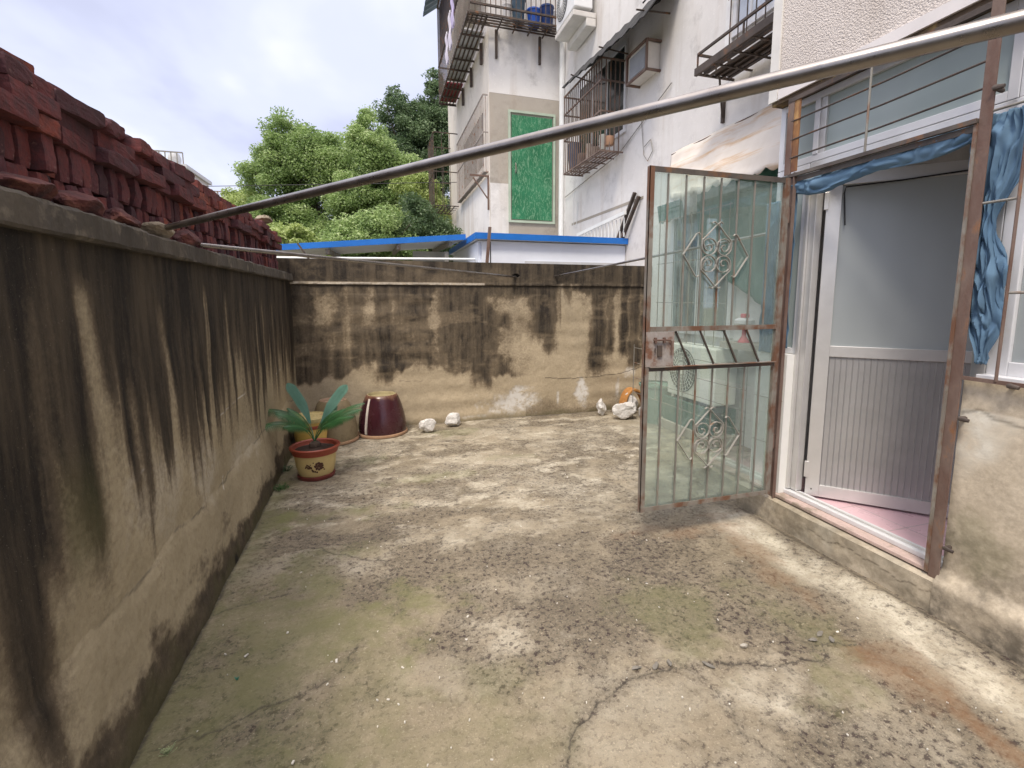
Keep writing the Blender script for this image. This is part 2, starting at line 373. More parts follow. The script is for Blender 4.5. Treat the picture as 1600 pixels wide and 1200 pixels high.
def blob(X, Y, x, y, rx, ry, seed=0):
    out = np.zeros(X.shape); m = np.where((np.abs(X[:, 0]-x) < rx*2) if abs(X[-1, 0]-X[0, 0]) > 0 else np.ones(X.shape[0], bool))[0]
    k = np.where(np.abs(Y[0]-y) < ry*2)[0]
    if len(m) == 0 or len(k) == 0: return out
    A = (slice(m[0], m[-1]+1), slice(k[0], k[-1]+1)); x_, y_ = X[A], Y[A]
    n = (fbm(x_*4.2+seed*.37, y_*4.2, seed, 6, .72)-.5)*3.2
    out[A] = 1-sstep(np.hypot((x_-x)/rx, (y_-y)/ry)+n, .25, 1.25); return out
def sheet(name, mat, O, U, V, nrm, us, vs, disp, masks, depth=.0, parent=None, origin=None):
    """grid over us x vs on plane O + u U + v V, pushed along nrm by disp; optional depth gives it a back"""
    O, U, V, nrm = map(np.array, (O, U, V, nrm)); G, H = np.meshgrid(us, vs, indexing='ij')
    P = O+G[..., None]*U+H[..., None]*V+disp[..., None]*nrm
    nu, nv = len(us), len(vs); P = P.reshape(-1, 3)
    idx = np.arange(nu*nv).reshape(nu, nv)
    q = np.stack([idx[:-1, :-1], idx[1:, :-1], idx[1:, 1:], idx[:-1, 1:]], -1).reshape(-1, 4)
    faces = [q]; loopn = None
    if depth:
        ring = list(idx[:, 0])+list(idx[-1, 1:])+list(idx[-2::-1, -1])+list(idx[0, -2:0:-1])
        ring = np.array(ring); base = nu*nv
        B = (O+P[ring].dot(U)[:, None]*0)+0.0
        R2 = P[ring].copy(); R2 = R2-nrm*(depth+0)
        P = np.vstack([P, R2]); k = len(ring); a = np.arange(k); b = (a+1) % k
        faces.append(np.stack([ring[b], ring[a], base+a, base+b], -1)); loopn = base+a
    F = np.vstack(faces)
    if np.dot(np.cross(U, V), nrm) < 0: F = F[:, ::-1]
    o0 = np.array(wloc(parent)) if parent is not None else np.array(origin if origin is not None else P.min(0))
    P = P-o0
    me = bpy.data.meshes.new(name); nf = len(F)
    extra = 1 if loopn is not None else 0; nl = nf*4+(len(loopn) if extra else 0)
    me.vertices.add(len(P)); me.vertices.foreach_set('co', P.ravel().astype(np.float32))
    me.loops.add(nl); li = F.ravel()
    if extra: li = np.concatenate([li, loopn if np.dot(np.cross(U, V), nrm) < 0 else loopn[::-1]])
    me.loops.foreach_set('vertex_index', li.astype(np.int32))
    me.polygons.add(nf+extra); st = np.arange(nf+extra)*4
    me.polygons.foreach_set('loop_start', st.astype(np.int32))
    me.update(calc_edges=True); me.validate()
    for an, ch in masks.items():
        at = me.attributes.new(an, 'FLOAT_COLOR', 'POINT'); D = np.zeros((len(P), 4), np.float32)
        for i, c_ in enumerate(ch):
            if c_ is not None: D[:nu*nv, i] = np.clip(c_, 0, 1).ravel()
        at.data.foreach_set('color', D.ravel())
    me.polygons.foreach_set('use_smooth', np.ones(len(me.polygons), bool)); me.materials.append(mat)
    try: me.set_sharp_from_angle(angle=R(60))
    except Exception: pass
    ob = bpy.data.objects.new(name, me); C.objects.link(ob)
    if parent is not None: ob.parent = parent
    else: ob.location = o0
    return ob

# ================================================================== THE SETTING
XL, YB, XR, XF = -.86, 5.64, 2.42, 3.40
# --- outside ground
g = MB().add([(-150, -60, -.05), (150, -60, -.05), (150, 300, -.05), (-150, 300, -.05)], [(0, 1, 2, 3)]).build(
    'ground', weather('earth', (.12, .13, .06), (.16, .13, .09), None, 1.2, rough=.95), origin=(0, 0, -.05)); tag(g, kind='structure')

# --- yard floor
def make_floor():
    us = np.concatenate([np.arange(-.96, 2.5, .007), np.arange(2.5, 3.5, .02)]); vs = np.concatenate([np.arange(-3, .7, .08), np.arange(.7, 3.2, .007), np.arange(3.2, 5.8, .012)])
    X, Y = np.meshgrid(us, vs, indexing='ij')
    wx = X+(fbm(X*9, Y*9, 3, 4, .6)-.5)*.07; wy = Y+(fbm(X*9+40, Y*9, 5, 4, .6)-.5)*.07
    fx = X+(fbm(X*40, Y*40, 31, 2)-.5)*.012; fy = Y+(fbm(X*40, Y*40, 37, 2)-.5)*.012
    wx = wx+fx-X; wy = wy+fy-Y
    cracks = [([(.45, 1.0), (.51, 1.24), (.56, 1.34), (.74, 1.47), (.92, 1.52), (1.06, 1.51), (1.28, 1.45), (1.48, 1.40), (1.67, 1.38), (1.76, 1.43), (1.89, 1.38)], .0042, .95),
              ([(1.11, 1.49), (1.16, 1.33), (1.10, 1.18), (1.16, 1.05)], .004, .55),
              ([(1.48, 1.40), (1.54, 1.28), (1.53, 1.16)], .004, .45),
              ([(-.80, 1.72), (-.57, 1.72), (-.41, 1.78), (-.26, 1.83), (-.2, 1.87), (-.14, 2.0)], .0045, .75),
              ([(-.80, 3.05), (-.6, 3.02), (-.38, 2.94), (-.27, 2.81), (-.02, 2.68), (.03, 2.56), (-.01, 2.45)], .0055, .7),
              ([(-.80, 2.42), (-.62, 2.47), (-.40, 2.50)], .005, .5),
              ([(.9, 3.0), (1.05, 2.75), (1.4, 2.72), (1.8, 2.9)], .004, .35),
              ([(.5, 1.95), (.62, 2.2), (.55, 2.4)], .003, .3)]
    c = np.zeros_like(X); dz = np.zeros_like(X); soft = np.zeros_like(X)
    for p, w_, a in cracks:
        d = polydist(wx, wy, p); ww = w_*(.15+1.7*fbm(X*16, Y*16, 11, 3)**1.5*1.3)
        c = np.maximum(c, a*(1-sstep(d, ww*.4, ww*1.3))); soft = np.maximum(soft, a*(1-sstep(d, .0, .06))); dz -= .004*a*(1-sstep(d, ww*.5, ww*1.8))
        dz += .0035*a*(1-sstep(d, .01, .07))*(fbm(X*6, Y*6, 4, 2)-.35)
    # joints along the walls
    base_l = XL+.05+(Y < 3)*0-.02*np.clip((Y-2)/3, 0, 1.5)*2
    jl = np.abs(X-(XL+.055-.045*np.clip((Y-3)/2.6, 0, 1)))+(fbm(Y*12, X*5, 8, 3)-.5)*.02
    c = np.maximum(c, .95*(1-sstep(jl, .006, .026)))
    jr = np.abs(X-2.335)+(fbm(Y*12, X*5, 18, 3)-.5)*.03; c = np.maximum(c, .6*(1-sstep(jr, .004, .02))*(Y < 2.65))
    jb = np.abs(Y-(YB-.02))+(fbm(X*8, Y*5, 28, 3)-.5)*.03; c = np.maximum(c, .55*(1-sstep(jb, .004, .03)))
    # pale washes
    l = np.zeros_like(X); XX, YY = X, Y
    for i, (x, y, rx, ry, a) in enumerate([(.5, 1.9, .16, .2, 1), (-.16, 2.62, .2, .14, .8), (.21, 1.75, .18, .1, .4), (0, 4.85, .35, .35, 1), (.66, 4.2, .5, .25, .85), (1.22, 3.55, .4, .25, .9),
            (1.5, 3.2, .3, .15, .7), (.67, 2.85, .35, .12, .75), (.87, 1.42, .25, .15, .45), (1.35, 1.28, .16, .1, .9), (.6, 2.2, .25, .12, .5), (.2, 2.1, .12, .1, .4), (1.9, 4.6, .7, .4, .8), (1.1, 5.1, .6, .3, .8),
            (2.4, 4.9, .5, .4, .75), (1.3, 3.0, .4, .1, .5), (.1, 3.5, .4, .18, .75), (1.9, 3.5, .3, .3, .7), (.9, .95, .3, .2, .4), (-.4, 1.2, .25, .3, .35), (1.6, 1.0, .15, .12, .5), (-.2, 3.9, .35, .2, .7)]):
        l = np.maximum(l, .8*a*blob(X, Y, x, y, rx*1.3, ry*1.3, 50+i))
    l = l*np.clip(.25+1.3*fbm(X*7, Y*7, 351, 6, .72), 0, 1)
    strk = fbm(X*4.5+Y*.8, Y*8.5-X*1.4, 71, 6, .68)
    l = np.maximum(l, sstep(strk, .48, .66)*sstep(Y, 2.2, 3.4)*.9); l = l*(.55+.8*fbm(X*9, Y*9, 73, 5, .7))
    band = np.exp(-((X-2.17-.03*np.sin(Y*5))/.115)**2)*(1-sstep(Y, 2.5, 2.9)); l = np.maximum(l, np.clip(band*1.5*(.65+.6*fbm(X*7, Y*4, 61, 4)), 0, 1))
    # dark lichen
    d = .75*sstep(fbm(X*2.1, Y*2.1, 91, 6, .68), .42, .62)
    for i, (x, y, rx, ry, a) in enumerate([(.05, 2.7, .25, .2, .6), (.76, 2.5, .4, .25, .75), (1.33, 2.2, .5, .32, 1), (1.5, 1.75, .4, .25, .75), (.75, 1.78, .3, .12, .6), (1.7, 1.5, .25, .15, .8), (1.66, 2.8, .35, .2, .8), (-.17, 3.0, .4, .15, .8),
            (-.67, 2.7, .16, .3, .4), (-.7, 3.8, .2, .25, .8), (-.25, 3.9, .3, .1, .8), (.9, 2.0, .4, .2, .6), (1.0, 3.4, .4, .1, .6), (1.9, 1.75, .12, .7, .65), (1.5, 1.0, .3, .2, .4), (1.0, 1.1, .3, .1, .45), (.9, 4.6, .6, .15, .55), (.2, 5.3, .8, .18, .6), (2.0, 3.0, .2, .5, .5), (-.5, 4.3, .2, .3, .7)]):
        d = np.maximum(d, a*blob(X, Y, x, y, rx, ry, 120+i))
    d = np.clip(d-.55*l, 0, 1); d = np.maximum(d, soft*.65); d = np.maximum(d, sstep(fbm(X*4+5, Y*8+X*1.5, 72, 6, .68), .50, .68)*sstep(Y, 2.3, 3.2)*.65)
    g = .75*np.exp(-((X+.78)/.10)**2)*(.3+.9*fbm(X*4, Y*4, 7, 3))+0
    for i, (x, y, rx, ry, a) in enumerate([(-.66, 3.42, .2, .16, 1), (-.3, 3.38, .3, .12, .75), (-.45, 2.2, .5, .6, .7), (-.55, 1.5, .45, .6, .65), (-.1, 1.6, .5, .4, .35), (1.2, 1.75, .25, .25, .45), (1.6, 1.22, .16, .14, .6), (1.75, 1.6, .15, .3, .4), (-.1, 4.5, .3, .15, .5), (.7, 5.2, .3, .2, .5), (.3, 1.3, .3, .3, .25), (.4, 3.9, .4, .1, .5), (1.1, 4.2, .4, .1, .4)]):
        g = np.maximum(g, a*blob(X, Y, x, y, rx, ry, 170+i))
    r = np.zeros_like(X)
    r = np.maximum(r, .95*(1-sstep(polydist(wx, wy, [(1.86, 1.35), (1.91, 1.2), (1.93, 1.05), (1.90, .85), (1.9, .6)])/(.012+.06*fbm(X*7, Y*7, 6, 4)**1.5), .2, 1.9))*(.5+.6*fbm(X*15, Y*15, 66, 4, .7)))
    for i, (x, y, rx, ry, a) in enumerate([(2.09, 2.46, .10, .07, .75), (2.05, 2.2, .07, .25, .5), (1.95, 1.85, .08, .25, .45), (1.86, 1.3, .07, .08, .7), (1.9, 1.25, .15, .2, .45), (1.8, 2.45, .25, .10, .45), (1.5, 2.55, .3, .06, .35), (2.12, 2.6, .2, .06, .4)]):
        r = np.maximum(r, a*blob(X, Y, x, y, rx, ry, 200+i))
    dz += (fbm(X*1.3, Y*1.3, 201, 4, .5)-.5)*.022*1+(fbm(X*16, Y*16, 202, 4, .6)-.5)*.006
    dz += -.006*d*fbm(X*30, Y*30, 203, 3)
    dz += .02*np.clip(1-np.abs(X-2.30)/.12, 0, 1)*(Y < 2.6)
    o = sheet('yard_floor', M['yard_concrete'], (0, 0, 0), (1, 0, 0), (0, 1, 0), (0, 0, 1), us, vs, dz, {'mask': [d, g, l, c], 'mask2': [r]}, origin=(0, 0, 0))
    tag(o, kind='structure')
make_floor()

# --- left yard wall
def make_left_wall():
    t = empty('yard_wall', (XL, 2.3, 0), 'long rendered wall with black run stains, carrying the brick stack on its left', 'wall')
    us = np.concatenate([np.arange(-3, 1.1, .06), np.arange(1.1, 3.0, .008), np.arange(3.0, 5.70, .012)]); vs = np.arange(-.03, 1.635, .008)
    Y, Z = np.meshgrid(us, vs, indexing='ij')
    # run stains: (y, half width, bottom z, strength)
    runs = [(.9, .25, .3, 1), (1.25, .12, .45, .9), (1.40, .085, .20, 1), (1.49, .03, .55, .55), (1.71, .085, .60, 1), (1.60, .05, .9, .7), (1.83, .05, 1.0, .7), (1.97, .07, 1.36, .85), (2.10, .07, 1.30, .9), (2.24, .06, 1.12, .7), (2.33, .03, .95, .6),
            (2.50, .07, .64, 1), (2.63, .05, .62, 1), (2.74, .03, .95, .8), (2.86, .05, 1.2, .9), (3.02, .04, .95, .85), (3.13, .035, .80, .9), (3.23, .03, .60, .75), (3.38, .05, 1.2, .9), (3.50, .04, .95, .85), (3.66, .045, .7, .85), (3.80, .05, .50, .95), (3.95, .05, .9, .9),
            (4.12, .05, .62, .85), (4.32, .06, .75, .9), (4.5, .05, .7, .9), (4.68, .06, .50, .9), (4.86, .05, .8, .85), (5.05, .07, .6, .8), (5.25, .06, .75, .85), (5.45, .07, .55, .9), (.3, .3, .7, .8), (-.5, .4, .5, .8), (-1.5, .5, .6, .8), (-2.4, .3, .7, .8)]
    yy = Y+(fbm(Y*2.5, Z*1.2, 5, 3)-.5)*.10-(1.6-Z)*.02
    d = np.zeros_like(Y)
    for i, (y, wd, zb, a) in enumerate(runs):
        wz = wd*(1+.55*sstep(Z, .9, 1.6)); zz = zb+(fbm(Y*14, Z*0+i, 40+i, 3)-.5)*.30
        d = np.maximum(d, a*(1-sstep(np.abs(yy-y)/wz, .0, 1.9))*sstep(Z, zz-.2, zz+.45))
    # soot under the cap, broken by the light runs
    tp = sstep(Z+(fbm(Y*7, Z*.9, 9, 5, .65)-.5)*.75, .78, 1.50)*1.0
    d = np.maximum(d, tp)
    d = np.maximum(d, .95*sstep(Z+(fbm(Y*5, Z, 19, 4, .6)-.5)*.5, .60, 1.0)*sstep(1.75-Y, 0, .25))
    d = np.maximum(d, .80*sstep(Z+(fbm(Y*9, Z*.6, 29, 5, .65)-.5)*1.3, .60, 1.10))
    for y, wd, zt, a in [(1.85, .045, 1.58, .85), (1.90, .05, 1.2, .6), (2.42, .03, 1.5, .5), (2.93, .018, 1.58, .7), (2.965, .012, 1.56, .7), (3.31, .02, 1.56, .6), (2.05, .03, 1.2, .5), (4.02, .02, 1.5, .6), (4.6, .02, 1.5, .4), (5.0, .02, 1.5, .5), (4.22, .02, 1.5, .5)]:
        lt = a*(1-sstep(np.abs(yy-y)/wd, .1, 1.8))*(1-sstep(Z, zt-.15, zt)); d = d*(1-lt)
    fib = fbm(Y*22, Z*1.1, 14, 5, .65); d = np.clip(d*(.55+1.15*fib), 0, 1)
    d = np.maximum(d, .38*sstep(fbm(Y*9, Z*.9, 33, 4, .6), .45, .7)*sstep(Z, .45, 1.0))
    # apron render low on the wall
    rid = .45+(fbm(Y*3, Z*0, 77, 5, .6)-.5)*.10; ap = 1-sstep(Z, rid-.004, rid+.004)
    ap = ap*sstep(Y, 1.0, 1.1)
    dz = (fbm(Y*1.6, Z*1.6, 21, 4)-.5)*.025+(fbm(Y*14, Z*14, 22, 4, .6)-.5)*.006+ap*(.003+.005*sstep(rid-Z, 0, .05))+ap*(fbm(Y*5, Z*5, 23, 4, .6)-.5)*.016
    dz += .05*np.clip((.45-Z)/.45, 0, 1)*(1-.5*np.clip((Y-3)/2.6, 0, 1))
    cr = .55*(1-sstep(np.abs(Z-rid), .002, .008))*sstep(fbm(Y*4, Z*0, 81, 3), .42, .6)
    moss = (1-sstep(Z+(fbm(Y*5, Z*5, 24, 5, .65)-.5)*.28, .02, .13))*.6
    dl = (1-sstep(Z+(fbm(Y*3.5, Z*6, 25, 5, .65)-.5)*.42, .10, .24))*.72; d = np.maximum(d, dl*(.7+.5*fbm(Y*20, Z*20, 26, 3)))
    mg = .5*(1-sstep(np.abs(yy-1.69)/.10, .5, 1.3))*(1-sstep(Z, .8, 1.1))*sstep(Z, .55, .75); moss = np.maximum(moss*.8, mg)
    pale = np.zeros_like(Y)
    for y, z, ry, rz, a in [(2.2, .72, .3, .15, .18), (2.8, .6, .3, .12, .25), (3.4, .5, .4, .1, .2)]: pale = np.maximum(pale, a*blob(Y, Z, y, z, ry, rz, 66))
    for p in ([(2.98, .80), (3.26, .81)], [(3.30, .82), (3.58, .83)], [(2.03, .80), (2.09, .82)], [(4.60, .80), (4.82, .82)], [(2.97, .40), (3.02, .47)]):
        pale = np.maximum(pale, .95*(1-sstep(polydist(Y, Z, p), .002, .006)))
    hole = (1-sstep(np.hypot((Y-2.9)/.035, (Z+.0)/.06), .6, 1.1)); cr = np.maximum(cr, hole)
    sheet('render_face', M['stained_render'], (XL, 0, 0), (0, 1, 0), (0, 0, 1), (1, 0, 0), us, vs, dz, {'mask': [d, moss, pale, cr]}, depth=.32, parent=t)
    # cap course, leaning out a little
    us = np.concatenate([np.arange(-3, 1.2, .1), np.arange(1.2, 5.64, .02)]); n = len(us)
    b = MB(); prof = [(-.34, 1.622), (.028, 1.622), (.034, 1.632), (.030, 1.692), (.020, 1.702), (-.34, 1.706)]
    vs_ = []; k = len(prof)
    for y in us:
        for i, (x, z) in enumerate(prof):
            j = (vnoise(np.array([y*9]), np.array([i*3.3]), 4)[0]-.5)*.010+(vnoise(np.array([y*40]), np.array([i*3.3]), 5)[0]-.5)*.006
            vs_.append((XL+x+j, y, z+j*.7+.03*max(0, (2.4-y))*.5 if z > 1.65 else z+j*.4))
    fs = [(i*k+j, (i+1)*k+j, (i+1)*k+(j+1) % k, i*k+(j+1) % k) for i in range(n-1) for j in range(k)]+[tuple(range(k)), tuple(reversed(range((n-1)*k, n*k)))]
    b.add(vs_, fs); b.build('cap', weather('cap_cement', (.10, .084, .064), (.055, .047, .038), (.17, .145, .11), 3, .6, .9, 0, .6, 50), t)
make_left_wall()

def make_back_wall():
    t = empty('yard_wall', (1.2, YB, 0), 'far cross wall of blocks with black drips and pale patches behind the purple jar', 'wall')
    us = np.arange(-1.18, XF+.1, .010); vs = np.arange(-.04, 1.865, .010)
    X, Z = np.meshgrid(us, vs, indexing='ij')
    wx = X+(fbm(X*4, Z*3, 2, 5, .65)-.5)*.17
    cols = [(-.68, .14, .62, .72), (-.42, .10, .66, .6), (-.16, .09, .60, .55), (.05, .11, .46, .95), (.26, .06, .68, .6), (.46, .13, .62, .85), (.72, .07, .70, .75), (.92, .08, .60, .6), (1.13, .12, .38, .95), (1.32, .09, .62, .75), (1.02, .12, .50, .7),
            (1.90, .15, .85, .95), (2.02, .09, .74, .95), (1.78, .08, .95, .6), (2.66, .13, .44, 1), (2.82, .06, .60, .8), (3.02, .07, .62, .9), (3.17, .10, .54, 1), (3.35, .09, .6, .8)]
    d = np.zeros_like(X)
    edge = fbm(X*5, X*0, 13, 4, .6)
    for i, (x, wd, zb, a) in enumerate(cols):
        a = min(1, a*1.12)
        zz = zb+(fbm(X*12, Z*0+i*3.7, 60+i, 4, .6)-.5)*.22
        d = np.maximum(d, a*(1-sstep(np.abs(wx-x)/wd, .35, 1.6))*sstep(Z, zz-.03, zz+.16))
    dep = .56+.12*np.sin(X*2.3+1)+(edge-.5)*.30
    wash = sstep(Z, dep, dep+.07)*(1-sstep(X+(fbm(X*3, Z*5, 16, 4)-.5)*.5, 1.35, 1.75))*.95
    wash = np.maximum(wash, .5*sstep(Z+(edge-.5)*.6, .95, 1.25)*(X >= 1.55)*(np.abs(X-2.3) > .14))
    d = np.maximum(d, np.clip(wash*(.22+1.25*fbm(X*10, Z*.7, 15, 5, .62)), 0, .88))
    d = np.maximum(d, .9*sstep(Z+(fbm(X*7, Z*2, 17, 4)-.5)*.5, 1.36, 1.60))
    bl = fbm(X*2.2, Z*7.5, 44, 4, .6); d = d*(1-.28*sstep(bl, .52, .68)*(Z < 1.5)); d = d*(.72+.5*fbm(X*24, Z*9, 45, 4, .7))
    for x, z, rx, rz, a in [(-.55, 1.3, .12, .2, .6), (-.1, 1.35, .07, .2, .6), (.62, 1.15, .06, .4, .5), (1.55, 1.30, .28, .16, .6), (1.5, 1.0, .16, .25, .55), (2.33, 1.1, .13, .45, .85), (2.48, 1.0, .06, .4, .6), (1.6, .75, .2, .2, .6)]:
        d = d*(1-a*blob(X, Z, x, z, rx, rz, 88))
    d = np.where(Z > 1.625, np.clip(.86+.9*(fbm(X*3, Z*6, 29, 6, .7)-.45)+.4*(Z-1.7), .3, 1), d)
    led = (1-sstep(np.abs(Z-1.607), .012, .02)); d = d*(1-.8*led*(X < 1.2))
    line = .8*(1-sstep(np.abs(Z-1.588), .003, .007)); c = line
    c = np.maximum(c, .75*(1-sstep(polydist(X, Z+(fbm(X*9, Z*9, 55, 3)-.5)*.03, [(1.95, .47), (2.36, .44), (2.9, .47), (3.3, .55)]), .002, .007)))
    c = np.maximum(c, 1-sstep(np.hypot((X-1.57)/.05, (Z-1.715)/.024)+(fbm(X*30, Z*30, 56, 3)-.5)*.8, .7, 1.1))
    c = np.maximum(c, .5*(1-sstep(polydist(X, Z+(fbm(X*9, Z*9, 57, 3)-.5)*.03, [(.2, .52), (.45, .50)]), .002, .006)))
    pale = np.zeros_like(X)
    for i, (x, z, rx, rz, a) in enumerate([(1.53, .20, .30, .13, 1), (1.72, .27, .12, .08, 1), (1.3, .10, .14, .06, .8), (2.45, .27, .065, .20, 1), (2.12, .2, .02, .12, .9), (2.95, .25, .03, .15, .7), (3.1, .5, .08, .08, .6), (1.0, .05, .3, .03, .5)]): pale = np.maximum(pale, a*blob(X, Z, x, z, rx, rz, 90+i))
    pale = np.maximum(pale, led*.45)
    moss = .45*(1-sstep(Z+(fbm(X*6, Z*6, 92, 4, .6)-.5)*.12, .0, .08)); d = np.maximum(d, .4*(1-sstep(Z+(fbm(X*4, Z*6, 93, 5, .65)-.5)*.3, .05, .25))*(X > 1.7))
    jz = np.abs(((Z-.02) % .2)-.1); dz = (fbm(X*2, Z*2, 94, 4)-.5)*.022+(fbm(X*16, Z*16, 95, 4, .6)-.5)*.008+.004*np.sin(Z*31)*(Z < 1.5)*sstep(fbm(X, Z, 96, 3), .4, .6)
    dz = dz+np.where(Z > 1.595, .014, 0)+np.where((Z > 1.592) & (Z < 1.622), .006, 0)-.03*(c > .9)*(Z > 1.6)-.006*pale
    ed = (fbm(X*7, X*0, 97, 5, .65)-.5)
    o = sheet('render_face', M['stained_block_render'], (0, YB, 0), (1, 0, 0), (0, 0, 1), (0, -1, 0), us, vs, dz, {'mask': [d, moss, pale, c]}, depth=.22, parent=t)
    return t
make_back_wall()

# ================================================================== BRICK STACK
def brick_mesh(seed, mat, size=(.235, .112, .054)):
    rnd = random.Random(seed); bm = bmesh.new(); bmesh.ops.create_cube(bm, size=1)
    bmesh.ops.subdivide_edges(bm, edges=bm.edges[:], cuts=7, use_grid_fill=True)
    off = Vector((rnd.random()*40, rnd.random()*40, seed*3.1))
    from mathutils import noise as mn
    chips = [(Vector((rnd.choice((-.5, .5, rnd.uniform(-.5, .5))), rnd.choice((-.5, .5)), rnd.choice((-.5, .5)))), rnd.uniform(.2, .5)) for _ in range(4)]
    for v in bm.verts:
        p = v.co.copy(); q = Vector([math.copysign(abs(c)**1.0, c) for c in p])
        near = sum(abs(c) > .499 for c in p)
        k = 1-.010*(near == 2)-.03*(near == 3)
        q = q*k
        P = Vector((q.x*size[0], q.y*size[1], q.z*size[2]))
        for cc, rr in chips:
            dd = (Vector((p.x, p.y, p.z))-cc).length
            if dd < rr: P -= Vector((cc.x*size[0], cc.y*size[1], cc.z*size[2]))*(.12*(1-dd/rr))
        P += mn.noise_vector(P*18+off)*.0022+mn.noise_vector(P*70+off)*.0018+mn.noise_vector(P*160+off)*.0010
        v.co = P
    me = bpy.data.meshes.new('brick'); bm.to_mesh(me); bm.free(); me.materials.append(mat)
    for p in me.polygons: p.use_smooth = False
    return me
def mat_brick():
    m = NM('old_red_brick'); oi = m.N('ShaderNodeObjectInfo'); r = oi.outputs['Random']
    ramp = m.N('ShaderNodeValToRGB'); e = ramp.color_ramp.elements
    e[0].position = 0; e[0].color = (.055, .025, .032, 1); e[1].position = 1; e[1].color = (.30, .075, .042, 1)
    for p, c in ((.25, (.12, .035, .042, 1)), (.6, (.17, .042, .042, 1)), (.88, (.21, .050, .042, 1))): x = e.new(p); x.color = c
    m.L(r, ramp.inputs[0])
    n = m.noise(18, 6, .7); c = m.mix(m.mr(n, .40, .62, 0, .75), ramp.outputs[0], (.055, .030, .037, 1))
    c = m.mix(m.mr(m.noise(35, 5, .7), .62, .7, 0, .5), c, (.30, .17, .15, 1))
    m.col(c); m.rough(.9); m.bump(m.noise(60, 7, .7), .6, .007); return m.m
BM = mat_brick()
bricks = [brick_mesh(i, BM) for i in range(8)]
XB = XL-.065        # face of the stack
LAB = {'edge': 'red brick set on edge in the dry stack on the left wall',
       'low': 'orange-red brick standing in the lowest row of the dry stack above the wall cap',
       'flat': 'red brick laid flat in the upper courses of the dry stack on the left wall',
       'top': 'dark weathered brick lying loose along the top of the dry stack'}
GRP = {'edge': 'bricks set on edge in the stack', 'low': 'bricks in the lowest row of the stack', 'flat': 'bricks laid flat in the stack', 'top': 'loose bricks along the top of the stack'}
def put_brick(kind, loc, rot):
    o = bpy.data.objects.new('brick', random.choice(bricks)); C.objects.link(o); o.location = loc; o.rotation_euler = rot
    tag(o, LAB[kind], 'brick', GRP[kind]); return o
y0b, y1b = 1.28, 5.52
rj = random.uniform
for row, (z0, kind) in enumerate([(1.706, 'low'), (1.822, 'edge')]):
    y = y0b+row*.02
    while y < y1b:
        tz = .007*max(0, 2.4-y)
        put_brick(kind, (XB-.130+rj(-.022, .016), y, z0+.056+tz+rj(-.003, .003)), (R(90)+rj(-.07, .07), rj(-.03, .03), rj(-.05, .05)))
        y += .0565+rj(0, .005)
for row, z0 in enumerate([1.934, 1.987, 2.038]):
    y = y0b-.05
    while y < y1b-(.1 if row else 0):
        if row == 2 and random.random() < .12 and y > 1.6: y += rj(.08, .2); continue
        if random.random() < .6:
            y += .12; put_brick('flat', (XB-.056+rj(-.010, .038), y, z0+.027+rj(-.002, .003)), (rj(-.03, .03), rj(-.05, .02), R(90)+rj(-.10, .10))); y += .122
            if random.random() < .5: pass
        else:
            y += .058; put_brick('flat', (XB-.1175+rj(-.01, .035), y, z0+.027), (rj(-.03, .03), rj(-.03, .03), rj(-.09, .09))); y += .06
ORD = 'nearest second third fourth fifth sixth seventh eighth ninth tenth eleventh twelfth farthest'.split()
for iy, y in enumerate([1.35, 1.62, 1.80, 2.06, 2.33, 2.60, 2.95, 3.3, 3.55, 4.1, 4.5, 4.75, 5.2]):
    ob_ = put_brick('top', (XB-.09+rj(-.03, .02), y+rj(-.04, .04), 2.085+.012), (rj(-.06, .06), rj(-.08, .08), R(90)+rj(-.3, .3)))
    ob_['label'] = 'dark loose brick on top of the stack, %s of thirteen from the camera' % ORD[iy]
def rock_mesh(name, mat, loc, size, seed, label, cat, group=None, rot=0, cubes=1, strength=.35):
    from mathutils import noise as mn
    rnd = random.Random(seed); bm = bmesh.new(); bmesh.ops.create_icosphere(bm, subdivisions=4, radius=1)
    off = Vector((seed*7.7, seed*1.3, 2)); planes = [(Vector((rnd.gauss(0, 1), rnd.gauss(0, 1), rnd.gauss(0, .8))).normalized(), rnd.uniform(.55, .85)) for _ in range(11)]
    for v in bm.verts:
        p = v.co.copy()
        for n_, d_ in planes:
            q = p.dot(n_)
            if q > d_: p -= n_*(q-d_)*.9
        p *= 1+strength*.35*mn.noise(p*2.2+off)+.06*mn.noise(p*7+off)+.02*mn.noise(p*19+off)
        v.co = Vector((p.x*size[0]/1.5, p.y*size[1]/1.5, p.z*size[2]/1.5))
    zs = min(v.co.z for v in bm.verts); 
    for v in bm.verts: v.co.z -= zs+.004; v.co = Matrix.Rotation(rot, 3, 'Z') @ v.co
    me = bpy.data.meshes.new(name); bm.to_mesh(me); bm.free(); me.materials.append(mat)
    o = bpy.data.objects.new(name, me); C.objects.link(o); o.location = loc; tag(o, label, cat, group); return o
M['dark_stone'] = weather('dark_lump', (.05, .025, .028), (.14, .045, .04), (.22, .09, .06), 12, .6, .95, 0, .8, 60)
M['mortar'] = weather('mortar_lump', (.30, .25, .18), (.22, .18, .13), None, 12, rough=.95, bump=.8, fine=60)
M['white_stone'] = weather('white_stone', (.72, .70, .67), (.56, .53, .49), (.42, .34, .28), 9, .62, .85, 0, .7, 60)
for i, (y, sx) in enumerate([(1.70, .15), (1.93, .17), (2.20, .15)]):
    rock_mesh('stone', M['dark_stone'], (XL-.03, y, 1.700+.02*(2.4-y)*.5), (.085, sx, .062), 40+i, ['dark red broken brick on the wall cap nearest the camera', 'dark red lump of brick on the wall cap, middle of three', 'dark red lump of brick on the wall cap, nearest the steel pipe'][i], 'stone', 'broken bricks lying on the wall cap', 0)
